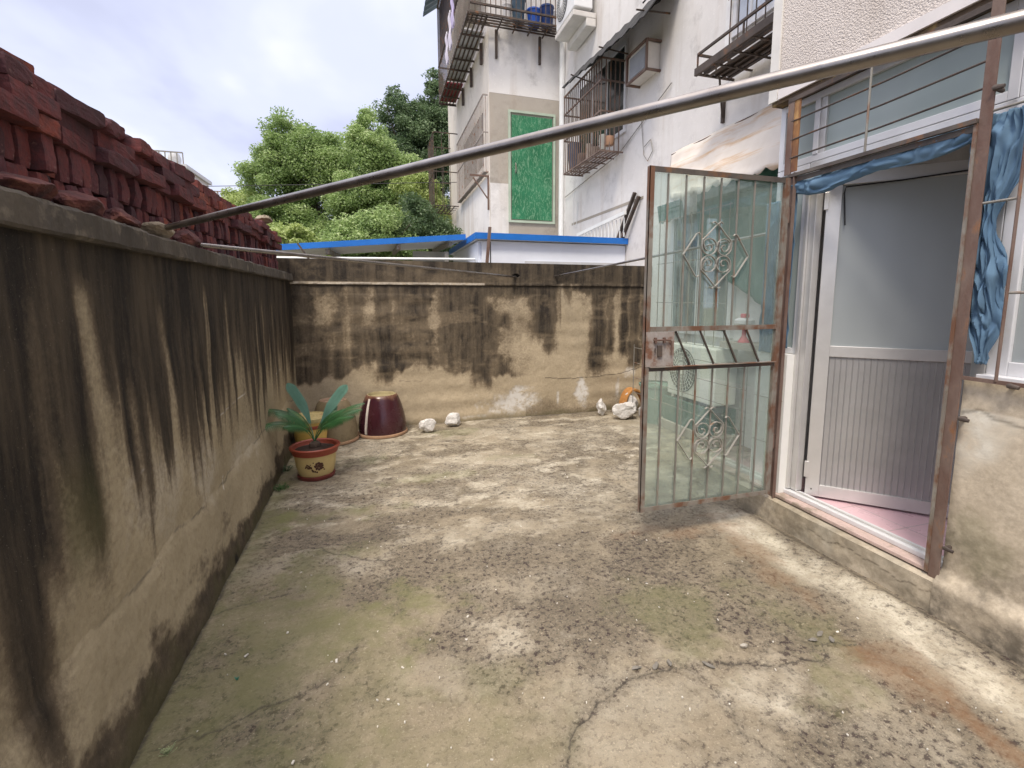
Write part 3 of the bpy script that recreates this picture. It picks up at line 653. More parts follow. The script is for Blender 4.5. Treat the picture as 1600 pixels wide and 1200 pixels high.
rock_mesh('mortar_lump', M['mortar'], (XL-.03, 2.50, 1.695), (.09, .17, .06), 50, 'pale lump of mortar on the wall cap just before the steel pipe end', 'mortar')
rock_mesh('mortar_lump', M['dark_stone'], (XL-.01, 2.80, 1.69), (.08, .13, .075), 51, 'blackened lump on the wall cap between the two pipe ends', 'mortar')
rock_mesh('mortar_lump', M['mortar'], (XB-.08, 5.3, 2.16), (.14, .28, .06), 52, 'pale mortar slab on top of the far end of the brick stack', 'mortar')

# ================================================================== PIPES
def pipe(name, a, b, r, mat, label, cat='pipe', sag=0, n=20):
    a = Vector(a); b = Vector(b); pts = [a.lerp(b, i/12)+Vector((0, 0, -sag*4*(i/12)*(1-i/12))) for i in range(13)]
    o = MB().tube(pts, r, n).build(name, mat); tag(o, label, cat); return o
pipe('clothes_pole', (-.93, 2.60, 1.745), (2.41, -1.558, 1.85), .0132, M['steel'], 'thick galvanised steel pipe crossing the yard from wall cap to house', 'pole')
pipe('clothes_pole', (-.86, 2.93, 1.72), (1.57, 5.63, 1.70), .0115, M['steel'], 'thin pipe from the left wall cap to the hole in the cross wall', 'pole')
pipe('clothes_pole', (2.07, 5.62, 1.715), (2.50, 2.62, 1.88), .0105, M['steel'], 'thin rod from the cross wall to the house behind the iron gate', 'pole')

# ================================================================== POTS, PLANT, STONES
def jar(name, loc, prof, mat, rimmat, label, cat, lean=0, inner=None):
    t = empty(name, loc, label, cat)
    MB().lathe(loc, prof, 56, .006, cap1=False).build('body', mat, t)
    z0 = prof[0][1]; r0 = prof[0][0]
    MB().lathe(loc, [(r0-.02, z0), (r0+.014, z0+.002), (r0+.017, z0+.014), (r0+.012, z0+.028), (r0-.006, z0+.032)], 56, .006).build('rim', rimmat, t)
    rt, zt = prof[-1]
    MB().lathe(loc, [(rt, zt), (rt-.006, zt+.002), (rt-.012, zt-.004), (rt-.02, zt-.028), (.02, zt-.034)], 56, .006, cap0=False).build('base', inner or rimmat, t)
    return t
def mat_glaze():
    m = NM('purple_brown_glaze'); n = m.noise(3, 5, .6, m.mapv((1, 1, .4))); c = m.mix(m.mr(n, .35, .65), (.030, .008, .014, 1), (.055, .014, .018, 1))
    s_ = m.N('ShaderNodeSeparateXYZ'); m.L(m.co, s_.inputs[0])
    top = m.mr(m.math('ADD', s_.outputs[2], m.mr(m.noise(9, 4), .3, .7, -.03, .03)), .385, .42)
    c = m.mix(m.math('MULTIPLY', top, .8), c, (.16, .08, .05, 1))
    m.col(c); m.rough(m.mr(m.noise(10, 4), .3, .7, .16, .34)); m.bump(m.noise(14, 4), .1, .006); return m.m
M['glaze'] = mat_glaze()
M['clay_rim'] = weather('unglazed_rim', (.42, .27, .16), (.34, .20, .12), None, 8, rough=.85)
M['olive_clay'] = weather('olive_clay', (.20, .155, .085), (.26, .205, .12), (.15, .11, .06), 4, .6, .6, 0, .2)
M['olive_base'] = weather('olive_base', (.36, .31, .16), (.28, .23, .12), None, 8, rough=.8)
M['pink_clay'] = weather('pink_clay', (.42, .29, .21), (.34, .23, .15), None, 8, rough=.85)
pj = (.0, 5.40, 0)
jt = jar('upturned_jar', pj, [(.245, .0), (.245, .035), (.247, .09), (.24, .16), (.225, .24), (.20, .33), (.172, .405), (.160, .425), (.150, .43)], M['glaze'], M['clay_rim'], 'glossy purple-brown glazed jar standing upside down by the cross wall', 'jar', inner=M['olive_base'])
dr = MB()
for a0, w0 in ((R(225), .010), (R(229), .004)):
    vs = []; prof = [(.250, .04), (.2505, .09), (.2435, .16), (.2285, .24), (.204, .33), (.176, .405)]
    for i, (r_, z_) in enumerate(prof):
        aa = a0+.02*math.sin(z_*9)
        for s_ in (-1, 1): vs.append((pj[0]+r_*math.cos(aa+s_*w0/r_), pj[1]+r_*math.sin(aa+s_*w0/r_), z_))
    dr.add(vs, [(2*i, 2*i+1, 2*i+3, 2*i+2) for i in range(len(prof)-1)])
dr.build('glaze_drip', plain('pale_drip', (.62, .56, .5), .4), jt)
jar('upturned_jar', (-.475, 5.25, 0), [(.22, .0), (.225, .05), (.222, .13), (.208, .22), (.185, .31), (.155, .39), (.135, .415), (.13, .425)], M['olive_clay'], M['clay_rim'], 'dull olive clay jar upside down between palm and purple jar', 'jar', inner=M['pink_clay'])

def mat_pot(name, decal=None):
    m = NM(name); c = m.mix(m.mr(m.noise(6, 5, .6), .3, .7), (.56, .42, .17, 1), (.64, .50, .23, 1))
    c = m.mix(m.mr(m.noise(20, 6, .7), .6, .75, 0, .45), c, (.30, .2, .09, 1)); m.col(c); m.rough(.32); return m.m
M['pot_yellow'] = mat_pot('yellow_glazed_pot')
def leaf_strip(b, pts, w0, up=(0, 0, 1)):
    pass
def sago(loc):
    x, y, z = loc
    t = empty('potted_palm', loc, 'sago palm in a yellow pot with brown rim and printed flower', 'potted plant')
    MB().lathe(loc, [(.125, .028), (.138, .05), (.150, .11), (.158, .17), (.163, .215)], 48, cap1=False).build('pot', M['pot_yellow'], t)
    MB().lathe(loc, [(.160, .205), (.172, .208), (.176, .232), (.190, .246), (.193, .262), (.184, .268), (.165, .262), (.158, .235), (.150, .228)], 48, cap0=False, cap1=False).build('rim', M['terracotta'], t)
    MB().lathe(loc, [(.05, 0), (.128, 0), (.142, .006), (.146, .03), (.134, .036), (.126, .022)], 48).build('saucer', weather('dark_saucer', (.12, .025, .02), (.17, .035, .03), None, 8, rough=.4), t)
    s_ = MB(); s_.lathe(loc, [(.155, .232), (.10, .243), (.04, .25), (.0, .252)], 32, .02, cap0=False, cap1=False); s_.build('soil', M['soil'], t)
    # printed flower on the side facing the yard
    fl_ = MB(); rnd = random.Random(3)
    def patch(u, v, r, n=7):
        r = r*1.35        # u = arc angle offset, v = height
        c0 = R(-84)+u; rr = lambda z_: .1395+.0+(.0243*((z_-.05)/.165))+.0022
        vs = []
        for k in range(n):
            a = 2*math.pi*k/n; q = r*rnd.uniform(.75, 1.3); zz = v+q*math.sin(a); an = c0+q*math.cos(a)/.155; R_ = rr(zz); vs.append((x+R_*math.cos(an), y+R_*math.sin(an), zz))
        fl_.add(vs, [tuple(range(n))])
    for k in range(8): a = 2*math.pi*k/8; patch(.16+.17*math.cos(a), .128+.026*math.sin(a), .0085)
    patch(.16, .128, .011)
    for u, v, r in [(-.44, .13, .007), (-.38, .115, .006), (-.50, .12, .005), (-.42, .145, .005), (-.30, .13, .007), (-.24, .12, .008), (-.18, .10, .006), (-.34, .115, .006), (-.14, .09, .007), (-.36, .14, .005), (.36, .11, .006), (.42, .095, .005), (-.25, .145, .004), (-.05, .085, .006), (.05, .08, .006), (-.1, .16, .004)]: patch(u, v, r)
    fl_.build('printed_flower', plain('brown_print', (.07, .025, .015), .4), t)
    c_ = MB(); c_.lathe((x, y, z+.235), [(.03, 0), (.045, .02), (.042, .045), (.025, .06)], 16, .06); c_.build('stem', weather('caudex', (.06, .04, .03), (.1, .07, .05), None, 40, rough=.95, bump=1), t)
    gm = NM('palm_leaf'); gm.col(gm.mix(gm.mr(gm.noise(9, 3), .3, .7), (.022, .085, .025, 1), (.05, .15, .045, 1))); gm.rough(.42); gm = gm.m
    gb = NM('palm_leaf_pale_back'); gb.col(gb.mix(gb.mr(gb.noise(9, 3), .3, .7), (.10, .23, .17, 1), (.15, .30, .23, 1))); gb.rough(.5); gb = gb.m
    # fronds: (azimuth, length, rise angle, droop, narrow/upright)
    top = Vector((x, y, z+.29))
    fr = [(R(165), .52, R(82), .55, 1), (R(10), .52, R(70), .45, 1), (R(172), .52, R(72), 1.5, 0), (R(200), .50, R(64), 1.7, 0), (R(150), .46, R(66), 1.3, 0), (R(-6), .52, R(62), 1.0, 0), (R(-26), .44, R(62), 1.2, 0), (R(14), .46, R(58), 1.1, 0), (R(186), .40, R(76), 1.3, 0), (R(352), .38, R(74), 1.1, 0), (R(220), .34, R(72), 1.5, 0), (R(330), .34, R(70), 1.4, 0), (R(165), .36, R(82), 1.1, 0), (R(20), .34, R(80), 1.0, 0)]
    for az, ln, el, dr_, up_ in fr:
        rach = []; p = top.copy(); n = 30; e_ = el
        for i in range(n+1):
            rach.append(p.copy()); e_ = el-dr_*(i/n)**1.3; p = p+Vector((math.cos(az)*math.cos(e_), math.sin(az)*math.cos(e_), math.sin(e_)))*ln/n
        f_ = MB(); f_.tube(rach, [.0032*(1-.8*i/n) for i in range(n+1)], 5)
        side0 = Vector((-math.sin(az), math.cos(az), 0))
        for i in range(9, n+1):
            for h in (0, .5):
                tt = (i+h)/n
                if tt > 1: continue
                j = min(int(tt*n), n-1); q = rach[j].lerp(rach[j+1], tt*n-j); d_ = (rach[min(j+1, n)]-rach[j]).normalized(); side = d_.cross(Vector((0, 1, 0))).normalized() if up_ else side0; nn = side.cross(d_).normalized()
                s_ = math.sin(math.pi*min(1, max(0, (tt-.2)/.8))**.75)
                L_ = (.10*(.35+.7*s_)*(1-.5*max(0, tt-.85)/.15)) if not up_ else .068*min(1, (tt-.22)*3.2)*(1-.85*(max(0, tt-.82)/.18)**1.6)
                for sg in (-1, 1):
                    dirv = (d_*.8+side*sg*.8+nn*.35).normalized()
                    if up_: dirv = (d_*1.0+side*sg*.85).normalized()
                    wv = d_*.0026 if not up_ else (d_-dirv*d_.dot(dirv)).normalized()*.0058
                    m_ = q+dirv*L_*.55; e2 = q+dirv*L_+Vector((0, 0, (-.10 if up_ else -.45)*L_))
                    f_.add([q-wv*.6, q+wv*.6, m_+wv, m_-wv, e2], [(0, 1, 2, 3), (3, 2, 4)])
        f_.smooth = False
        f_.build('frond', gb if up_ else gm, t)
    return t
sago((-.535, 4.20, .0))
def second_pot(loc):
    t = empty('flower_pot', loc, 'yellow pot with orange band behind the sago palm pot', 'pot')
    MB().lathe(loc, [(.115, 0), (.125, .03), (.145, .16), (.152, .30)], 40, cap1=False).build('body', plain('bright_yellow_pot', (.66, .45, .12), .35), t)
    MB().lathe(loc, [(.152, .235), (.158, .24), (.160, .262), (.152, .268)], 40, cap0=False, cap1=False).build('band', M['terracotta'], t)
    MB().lathe(loc, [(.150, .295), (.165, .30), (.170, .335), (.160, .345), (.150, .33), (.02, .31)], 40, .02, cap0=False).build('rim', weather('straw_rim', (.62, .52, .25), (.5, .4, .18), (.3, .12, .06), 30, .6, .9), t)
second_pot((-.66, 4.95, 0))
rock_mesh('white_rock', M['white_stone'], (.47, 5.28, 0), (.145, .12, .12), 3, 'rounded white stone left of its twin, right of the purple jar', 'rock', 'white stones along the cross wall', .3)
rock_mesh('white_rock', M['white_stone'], (.78, 5.45, 0), (.16, .10, .125), 33, 'angular white stone against the cross wall, right of the rounded one', 'rock', 'white stones along the cross wall', .1)
rock_mesh('white_rock', M['white_stone'], (2.60, 5.40, 0), (.10, .10, .15), 12, 'small pointed white chunk at the left of the heap near the gate', 'rock', 'white chunks heaped by the gate', .2, strength=.8)
rock_mesh('white_rock', M['white_stone'], (2.80, 5.16, 0), (.25, .17, .16), 16, 'largest crumpled white chunk of the heap near the gate', 'rock', 'white chunks heaped by the gate', .1, strength=.5)
rock_mesh('white_rock', M['white_stone'], (3.05, 5.14, 0), (.12, .12, .14), 18, 'white chunk seen through the lower gate glass', 'rock', 'white chunks heaped by the gate', 1.5, strength=.8)
rock_mesh('white_rock', M['white_stone'], (3.0, 5.36, 0), (.14, .10, .22), 21, 'white chunk leaning inside the orange roof tile', 'rock', 'white chunks heaped by the gate', 2.5, strength=.6)
# curved tile leaning on the wall
b = MB(); vs = []
for i in range(15):
    a = R(15+150*i/14)
    for r_, yy in ((.17, 5.30), (.17, 5.46), (.155, 5.30), (.155, 5.46)): vs.append((3.05-r_*math.cos(a), yy+.05*math.sin(a), .02+r_*1.75*math.sin(a)))
fs = []
for i in range(14):
    o_ = i*4; p_ = o_+4; fs += [(o_, o_+1, p_+1, p_), (o_+3, o_+2, p_+2, p_+3), (o_+2, o_, p_, p_+2), (o_+1, o_+3, p_+3, p_+1)]
b.add(vs, fs); tag(b.build('roof_tile', weather('orange_clay_tile', (.38, .16, .04), (.50, .24, .07), None, 14, rough=.8), bevel=.002), 'curved orange clay tile standing behind the white chunks', 'tile')
rock_mesh('white_rock', M['white_stone'], (-.80, 5.05, 0), (.04, .05, .08), 25, 'tiny pale stone in the corner behind the pots', 'rock')

# litter chips on the floor
def litter():
    rnd = random.Random(5); b = MB()
    for k in range(200):
        x = rnd.uniform(-.75, 2.2); y = .95+3.6*rnd.random()**1.6; s_ = rnd.uniform(.0010, .0026)*(1 if rnd.random() < .88 else 1.8); a = rnd.uniform(0, 3.14)
        l_ = s_*rnd.uniform(1, 2.6); c_, si = math.cos(a), math.sin(a); z = .004
        P_ = [(-l_, -s_), (l_, -s_*.7), (l_*.8, s_), (-l_*.9, s_*.8)]
        vs = [(x+p*c_-q*si, y+p*si+q*c_, z+rnd.uniform(-.001, .002)) for p, q in P_]; vs += [(v[0], v[1], v[2]-.004) for v in vs]
        b.add(vs, [(0, 1, 2, 3), (4, 7, 6, 5), (0, 4, 5, 1), (1, 5, 6, 2), (2, 6, 7, 3), (3, 7, 4, 0)])
    tag(b.build('litter', plain('pale_chips', (.62, .59, .53), .9, 0, .3, 9), origin=(.8, 2, 0)), 'scattered pale paint flakes and crumbs on the concrete', 'debris', kind='stuff')
litter()
rock_mesh('pebble', weather('grey_pebble', (.45, .42, .36), (.38, .35, .3), None, 20), (1.41, 1.515, .004), (.028, .018, .012), 60, 'flat pale pebble beside the main crack in the floor', 'pebble')
for i, (x, y) in enumerate([(.92, 1.545), (1.0, 1.535), (1.06, 1.53), (1.20, 1.475), (1.72, 1.46), (1.78, 1.48), (1.80, 1.44)]):
    FL = ['leftmost grey flake of broken concrete along the main floor crack', 'second grey concrete flake from the left on the main floor crack', 'third grey concrete flake from the left on the main floor crack', 'long grey concrete flake near the middle of the main floor crack', 'grey concrete flake left of its pair at the right end of the crack', 'grey concrete flake farthest from the camera at the right end of the crack', 'rightmost grey concrete flake at the end of the main floor crack']
    rock_mesh('concrete_flake', weather('grey_flake%d' % i, (.22, .20, .17), (.16, .15, .13), None, 20), (x, y, .0), (.032+.01*(i % 2), .016, .010), 70+i, FL[i], 'flake', 'flakes along the floor crack', i*.7)
# weeds
def weed(x, y, s_, n, label, col=(.05, .12, .03)):
    rnd = random.Random(int(x*100+y*10)); b = MB()
    for k in range(n):
        a = rnd.uniform(0, 6.28); r_ = rnd.uniform(0, s_); h = rnd.uniform(.4, 1)*s_*.6; cx, cy = x+r_*math.cos(a), y+r_*math.sin(a); w_ = rnd.uniform(.10, .2)*s_; l_ = w_*1.8; aa = rnd.uniform(0, 6.28)
        u = Vector((math.cos(aa), math.sin(aa), .4))*l_; v = Vector((-math.sin(aa), math.cos(aa), 0))*w_; p = Vector((cx, cy, .008+h*.5))
        b.add([p, p+u*.5+v*.5, p+u, p+u*.5-v*.5], [(0, 1, 2, 3)]); b.tube([(x+r_*.3*math.cos(a), y+r_*.3*math.sin(a), 0), p], .0008, 4)
    b.smooth = False
    tag(b.build('weed', plain('weed_leaf_%d' % int(abs(x*100)), col, .6, 0, .3)), label, 'weed')
weed(-.70, 1.67, .028, 22, 'small pale weed in the floor crack near the left wall', (.28, .34, .17))
weed(-.76, 3.95, .07, 70, 'straggly green weed at the foot of the left wall before the pot')
weed(-.80, 4.4, .08, 60, 'dark weed in the wall corner behind the palm pot', (.03, .07, .02))
weed(-.57, 1.95, .012, 12, 'tiny blue-green sprig on the mossy floor', (.04, .25, .18))

# ================================================================== HOUSE ON THE RIGHT
ZT = 2.665     # underside of upper wall
house = empty('house', (XR, 0, 0), 'pebble-dashed house wall with doorway bay on the right of the yard', 'house')
part_box('upper_wall', M['pebble'], house, (XR, -3, ZT), (XR+1.9, 2.655, 9))
part_box('corner_trim', plain('pale_trim', (.70, .68, .64), .8, 0, .12, 3), house, (XR-.012, 2.60, ZT), (XR-.001, 2.668, 9))
part_box('lintel_trim', plain('lintel_paint', (.74, .70, .68), .8, 0, .1, 3), house, (XR-.014, -3, ZT), (XR-.001, 2.59, ZT+.055))
part_box('soffit', weather('soffit_board', (.14, .09, .05), (.10, .07, .045), (.34, .24, .1), 8, .6, .9), house, (XR+.002, -3, ZT-.022), (XR+.9, 2.65, ZT-.001))
part_box('gable_return', M['facade'], house, (XR+.12, 2.62, .0), (XF, 2.66, ZT-.03))
# lower wall right of the door, with plinth, as a displaced sheet
def lower_wall():
    us = np.arange(-1.5, 1.432, .010); vs = np.arange(-.03, 1.105, .010); Y, Z = np.meshgrid(us, vs, indexing='ij')
    dz = (fbm(Y*2, Z*2, 301, 4)-.5)*.02+(fbm(Y*15, Z*15, 302, 4, .6)-.5)*.006
    st = .05*(1-sstep(Z+(fbm(Y*5, Z*0, 303, 3)-.5)*.03, .155, .23)); dz += st
    d = (1-sstep(Z+(fbm(Y*4, Z*5, 304, 6, .7)-.5)*.7, .15, .55))*.9*(.35+1.0*fbm(Y*7, Z*7, 324, 5, .7)); d = np.maximum(d, .35*(1-sstep(Z+(fbm(Y*5, Z*5, 314, 4)-.5)*.2, .12, .3)))
    l = sstep(fbm(Y*3+Z, Z*2, 305, 4), .45, .62)*sstep(Z, .4, .6)*(Z < .98); g = .35*blob(Y, Z, 1.28, .40, .12, .12, 306)
    c = .85*(1-sstep(polydist(Y, Z+(fbm(Y*14, Z*14, 307, 3)-.5)*.03, [(1.42, .95), (1.36, .985), (1.30, .95), (1.15, .93), (.9, .96)]), .003, .012))*.6
    c = np.maximum(c, .3*(1-sstep(np.abs(Z-.335+(fbm(Y*6, Z, 308, 4)-.5)*.1), .002, .01))*sstep(fbm(Y*5, Z, 309, 3), .4, .6))
    sheet('lower_wall', M['plinth_render'], (XR, 0, 0), (0, 1, 0), (0, 0, 1), (-1, 0, 0), us, vs, dz, {'mask': [d, g, l, c]}, depth=.14, parent=house)
    # doorstep below the doorway
    us = np.arange(1.41, 2.70, .010); vs = np.arange(-.03, .178, .008); Y, Z = np.meshgrid(us, vs, indexing='ij')
    dz = (fbm(Y*3, Z*3, 311, 4)-.5)*.03+(fbm(Y*18, Z*18, 312, 4, .6)-.5)*.008-.02*(Z > .165)
    d = .38+.6*(fbm(Y*4, Z*7, 313, 5, .65)-.35); d = np.clip(d, 0, .8)
    l = .3*sstep(fbm(Y*5, Z*5, 315, 4), .5, .65); c = .6*(1-sstep(np.abs(Z-.12+(fbm(Y*5, Z, 316, 4)-.5)*.12), .001, .005))*sstep(fbm(Y*4, Z, 317, 3), .5, .6)
    sheet('step', M['plinth_render'], (XR-.055, 0, 0), (0, 1, 0), (0, 0, 1), (-1, 0, 0), us, vs, dz, {'mask': [d, d*.15, l, c]}, depth=.25, parent=house)
lower_wall()
part_box('sill', weather('dirty_pink_sill', (.58, .44, .40), (.48, .37, .32), (.30, .24, .19), 8, .55, .8), house, (XR-.018, 1.43, .179), (XR+.10, 2.62, .199), .003)
# tiled pier left of the door
part_box('pier', M['tile_white'], house, (XR+.002, 2.405, .2), (XR+.085, 2.65, 1.10))
for z in (.50, .80): part_box('tile_joint', M['cement'], house, (XR-.0005, 2.41, z), (XR+.003, 2.65, z+.004))
part_box('pier_reveal', M['tile_white'], house, (XR+.002, 2.395, .2), (XR+.07, 2.402, 1.10))
# room inside
room = plain('room_wall', (.50, .50, .47), .8)
part_box('room_floor', M['pinktile'], house, (XR+.085, -1.5, .12), (XR+2.6, 2.6, .2))
part_box('room_back', room, house, (XR+2.6, -1.5, .12), (XR+2.7, 2.6, ZT-.03))
part_box('room_side', room, house, (XR+.12, 2.56, .2), (XR+2.6, 2.60, ZT-.03))
part_box('room_ceiling', room, house, (XR+.905, -1.5, ZT-.03), (XR+2.7, 2.6, ZT-.001))
# a shelf cupboard inside, seen through the gap above the door
cb_ = empty('wall_cupboard', (4.3, 1.6, 1.9), 'cupboard with jars inside the room above the door leaf', 'cupboard')
part_box('carcass', plain('cupboard_white', (.6, .58, .55), .5), cb_, (4.4, .9, 1.95), (4.98, 2.5, 2.5))
for i in range(6): MB().lathe((4.33, 1.0+i*.22, 2.1), [(.04, 0), (.045, .05), (.045, .12), (.025, .15)], 14).build('jar', plain('jar%d' % i, random.choice([(.4, .3, .2), (.6, .6, .55), (.15, .12, .1), (.3, .1, .08)]), .3), cb_)
part_box('shelf', plain('shelf_white', (.6, .58, .55), .5), cb_, (4.24, .9, 2.07), (4.42, 2.5, 2.095))
part_box('hanger', M['rust_dark'], cb_, (4.3, 1.2, 1.9), (4.5, 1.22, 1.95))

# --- aluminium door frame, window band
def frame_rect(b, x, y0, y1, z0, z1, w_=.045, d=.05):
    b.box((x, y0, z0), (x+d, y0+w_, z1)); b.box((x, y1-w_, z0), (x+d, y1, z1)); b.box((x, y0+w_, z0), (x+d, y1-w_, z0+w_)); b.box((x, y0+w_, z1-w_), (x+d, y1-w_, z1))
XW = XR+.075
dfr = empty('door_frame', (XW, 1.9, .2), 'silver aluminium door frame and threshold standing in the doorway', 'door frame')
part_box('jamb', M['alu'], dfr, (XW, 2.33, .232), (XW+.05, 2.395, 2.20), .003)
part_box('jamb', M['alu'], dfr, (XW, 1.40, .232), (XW+.05, 1.455, 2.20), .003)
part_box('jamb_lip', M['alu'], dfr, (XW-.018, 2.372, .232), (XW-.002, 2.395, 2.20), .002)
part_box('threshold', M['alu_white'], dfr, (XW-.03, 1.40, .200), (XW+.045, 2.395, .226), .004)
part_box('threshold_rail', M['alu'], dfr, (XW-.005, 1.455, .2265), (XW+.004, 2.33, .236), .001)
part_box('head', M['alu'], dfr, (XW, 1.40, 2.202), (XW+.05, 2.395, 2.25), .003)
tw = empty('transom_window', (XW, 1.9, 2.25), 'frosted transom window in white frames above the door behind three bars', 'window')
bb = MB(); frame_rect(bb, XW, 1.40, 2.645, 2.252, ZT-.025, .04); bb.build('frame', M['alu_white'], tw, bevel=.003)
part_box('mullion', M['alu_white'], tw, (XW-.004, 2.35, 2.292), (XW+.046, 2.385, ZT-.066), .002)
part_box('mullion', M['alu'], tw, (XW+.004, 2.31, 2.292), (XW+.04, 2.347, ZT-.066), .002)
part_box('pane', M['frost_top'], tw, (XW+.02, 1.44, 2.292), (XW+.026, 2.31, ZT-.066))
part_box('pane', M['frost_top'], tw, (XW+.02, 2.386, 2.292), (XW+.026, 2.605, ZT-.066))
sw = empty('side_window', (XW, 2.5, 1.1), 'narrow side window above the white tiled pier left of the door', 'window')
bb = MB(); frame_rect(bb, XW, 2.40, 2.645, 1.102, 2.250, .035); bb.build('frame', M['alu_white'], sw, bevel=.003)
part_box('pane', M['frost_top'], sw, (XW+.02, 2.436, 1.138), (XW+.026, 2.609, 2.214))
rw_ = empty('front_window', (XW, .6, 1.1), 'frosted window in a white frame right of the door', 'window')
bb = MB(); frame_rect(bb, XW, -.6, 1.398, 1.112, 2.20, .075); bb.build('frame', M['alu_white'], rw_, bevel=.004)
part_box('inner_sill', M['alu_white'], rw_, (XW-.06, -.6, 1.106), (XW-.002, 1.398, 1.128), .003)
for y0, y1 in ((.42, 1.322), (-.52, .38)): part_box('pane', M['frost'], rw_, (XW+.02, y0, 1.188), (XW+.026, y1, 2.124))
part_box('mullion', M['alu_white'], rw_, (XW-.003, .381, 1.188), (XW+.046, .419, 2.124), .002)
ru = empty('upper_window', (XW, .6, 2.2), 'grey upper window in white frame top right beside the post', 'window')
bb = MB(); frame_rect(bb, XW, -.6, 1.398, 2.252, ZT-.025, .05); bb.build('frame', M['alu_white'], ru, bevel=.003)
part_box('pane', M['frost'], ru, (XW+.02, -.55, 2.302), (XW+.026, 1.348, ZT-.076))
part_box('rail', M['alu_white'], ru, (XW-.006, -.6, 2.202), (XW+.05, 1.398, 2.249), .003)

# --- door leaf (local: hinge line at origin, +x along the leaf)
def door_leaf():
    t = empty('door', (2.553, 2.315, .215), 'open aluminium door with frosted upper pane and ribbed lower panel', 'door')
    t.rotation_euler = (0, 0, math.atan2(-.46, .45))
    def B(name, mat, a, b, bev=.002, par=t):
        m_ = MB().box(a, b); me = bpy.data.meshes.new(name); me.from_pydata(m_.v, [], m_.f); o = bpy.data.objects.new(name, me); C.objects.link(o); o.parent = par; me.materials.append(mat)
        if bev: q = o.modifiers.new('b', 'BEVEL'); q.width = bev; q.segments = 2
        return o
    W, H, s_ = .84, 1.955, .075
    fr = M['alu']
    B('stile', fr, (0, -.02, 0), (s_, .02, H)); B('stile', fr, (W-s_, -.02, 0), (W, .02, H))
    B('rail', fr, (s_, -.019, 0), (W-s_, .019, .075)); B('rail', fr, (s_, -.019, .885), (W-s_, .019, .95)); B('rail', fr, (s_, -.019, H-.07), (W-s_, .019, H))
    B('glass_pane', M['frost'], (s_, -.004, .95), (W-s_, .004, H-.07), 0)
    # ribbed panel
    b = MB(); vs = []; n = 0; x = s_; fs = []
    pts = []
    while x < W-s_-.001:
        for dx_, dy_ in ((0, 0), (.004, -.006), (.008, 0)): pts.append((x+dx_, -.008+dy_))
        x += .030
    pts.append((W-s_, -.008))
    for px_, py_ in pts: vs += [(px_, py_, .075), (px_, py_, .885)]
    for i in range(len(pts)-1): fs.append((2*i, 2*i+2, 2*i+3, 2*i+1))
    k = len(vs); vs += [(s_, .008, .075), (s_, .008, .885), (W-s_, .008, .075), (W-s_, .008, .885)]; fs.append((k, k+1, k+3, k+2))
    me = bpy.data.meshes.new('ribbed_panel'); me.from_pydata(vs, [], fs); o = bpy.data.objects.new('ribbed_panel', me); C.objects.link(o); o.parent = t
    me.materials.append(plain('ribbed_aluminium', (.42, .415, .41), .34, .4, .08))
    for z in (.12, 1.75): B('hinge', M['alu'], (-.012, -.03, z), (.012, -.012, z+.10))
    B('screw', M['plastic_dark'], (.03, -.0225, .04), (.038, -.0195, .048), 0)
    # black cord taped along the top rail
    m_ = MB(); m_.tube([(.10, -.024, H-.30), (.085, -.024, H-.12), (.09, -.024, H-.085), (.35, -.024, H-.075), (.80, -.024, H-.045)], .0045, 6); m_.tube([(.73, -.024, H-.13), (.80, -.026, H-.045)], .0045, 6)
    me = bpy.data.meshes.new('cord'); me.from_pydata([tuple(v) for v in m_.v], [], m_.f); o = bpy.data.objects.new('black_cord', me); C.objects.link(o); o.parent = t; me.materials.append(M['black_cord'])
door_leaf()

# ================================================================== IRON SECURITY FRAME
XI = 2.40
fr_ = empty('security_grille', (XI, 1.9, .2), 'rusty iron security frame with posts and bars fixed before the doorway', 'security grille')
def abar(name, a, b, w1, w2, mat='rust', par=fr_, bev=.0015): return MB().bar(a, b, w1, w2).build(name, M[mat], par, bevel=bev)
# right post, an angle iron
MB().box((XI-.006, 1.424, .17), (XI, 1.470, ZT-.002)).box((XI, 1.464, .17), (XI+.03, 1.470, ZT-.002)).build('post', M['rust'], fr_, bevel=.001)
MB().box((XI-.012, 1.470, .19), (XI-.004, 1.484, 2.17)).build('door_stop', M['gate_frame'], fr_)
MB().box((XI-.004, 2.395, .17), (XI+.002, 2.445, 2.19)).box((XI-.004, 2.395, .17), (XI-.02, 2.401, 2.19)).build('post', M['rust'], fr_)
MB().box((XI-.004, 2.445, 2.19), (XI+.004, 2.490, 2.62)).build('post', M['rust'], fr_)
MB().box((XI-.001, 2.40, 2.20), (XI+.004, 2.444, 2.62)).build('plate', M['orange_rust'], fr_)
MB().box((XI-.022, 1.47, 2.165), (XI-.002, 2.445, 2.185)).build('rail', M['gate_top'], fr_, bevel=.001)
MB().box((XI-.006, 1.47, 2.135), (XI-.002, 2.395, 2.163)).build('rail_lip', M['gate_top'], fr_, bevel=.001)
MB().box((XI-.006, 1.47, 2.605), (XI+.014, 2.49, 2.63)).build('rail', M['rust_dark'], fr_)
for z in (2.283, 2.388, 2.494): MB().tube([(XI, 2.46, z), (XI, 1.9, z+.004), (XI, 1.468, z+.018)], .0052, 8).build('bar', M['rust_dark'], fr_)
MB().tube([(XI-.008, 1.966, 2.186), (XI-.008, 1.966, 2.605)], .0058, 8).build('bar', M['iron_bar'], fr_)
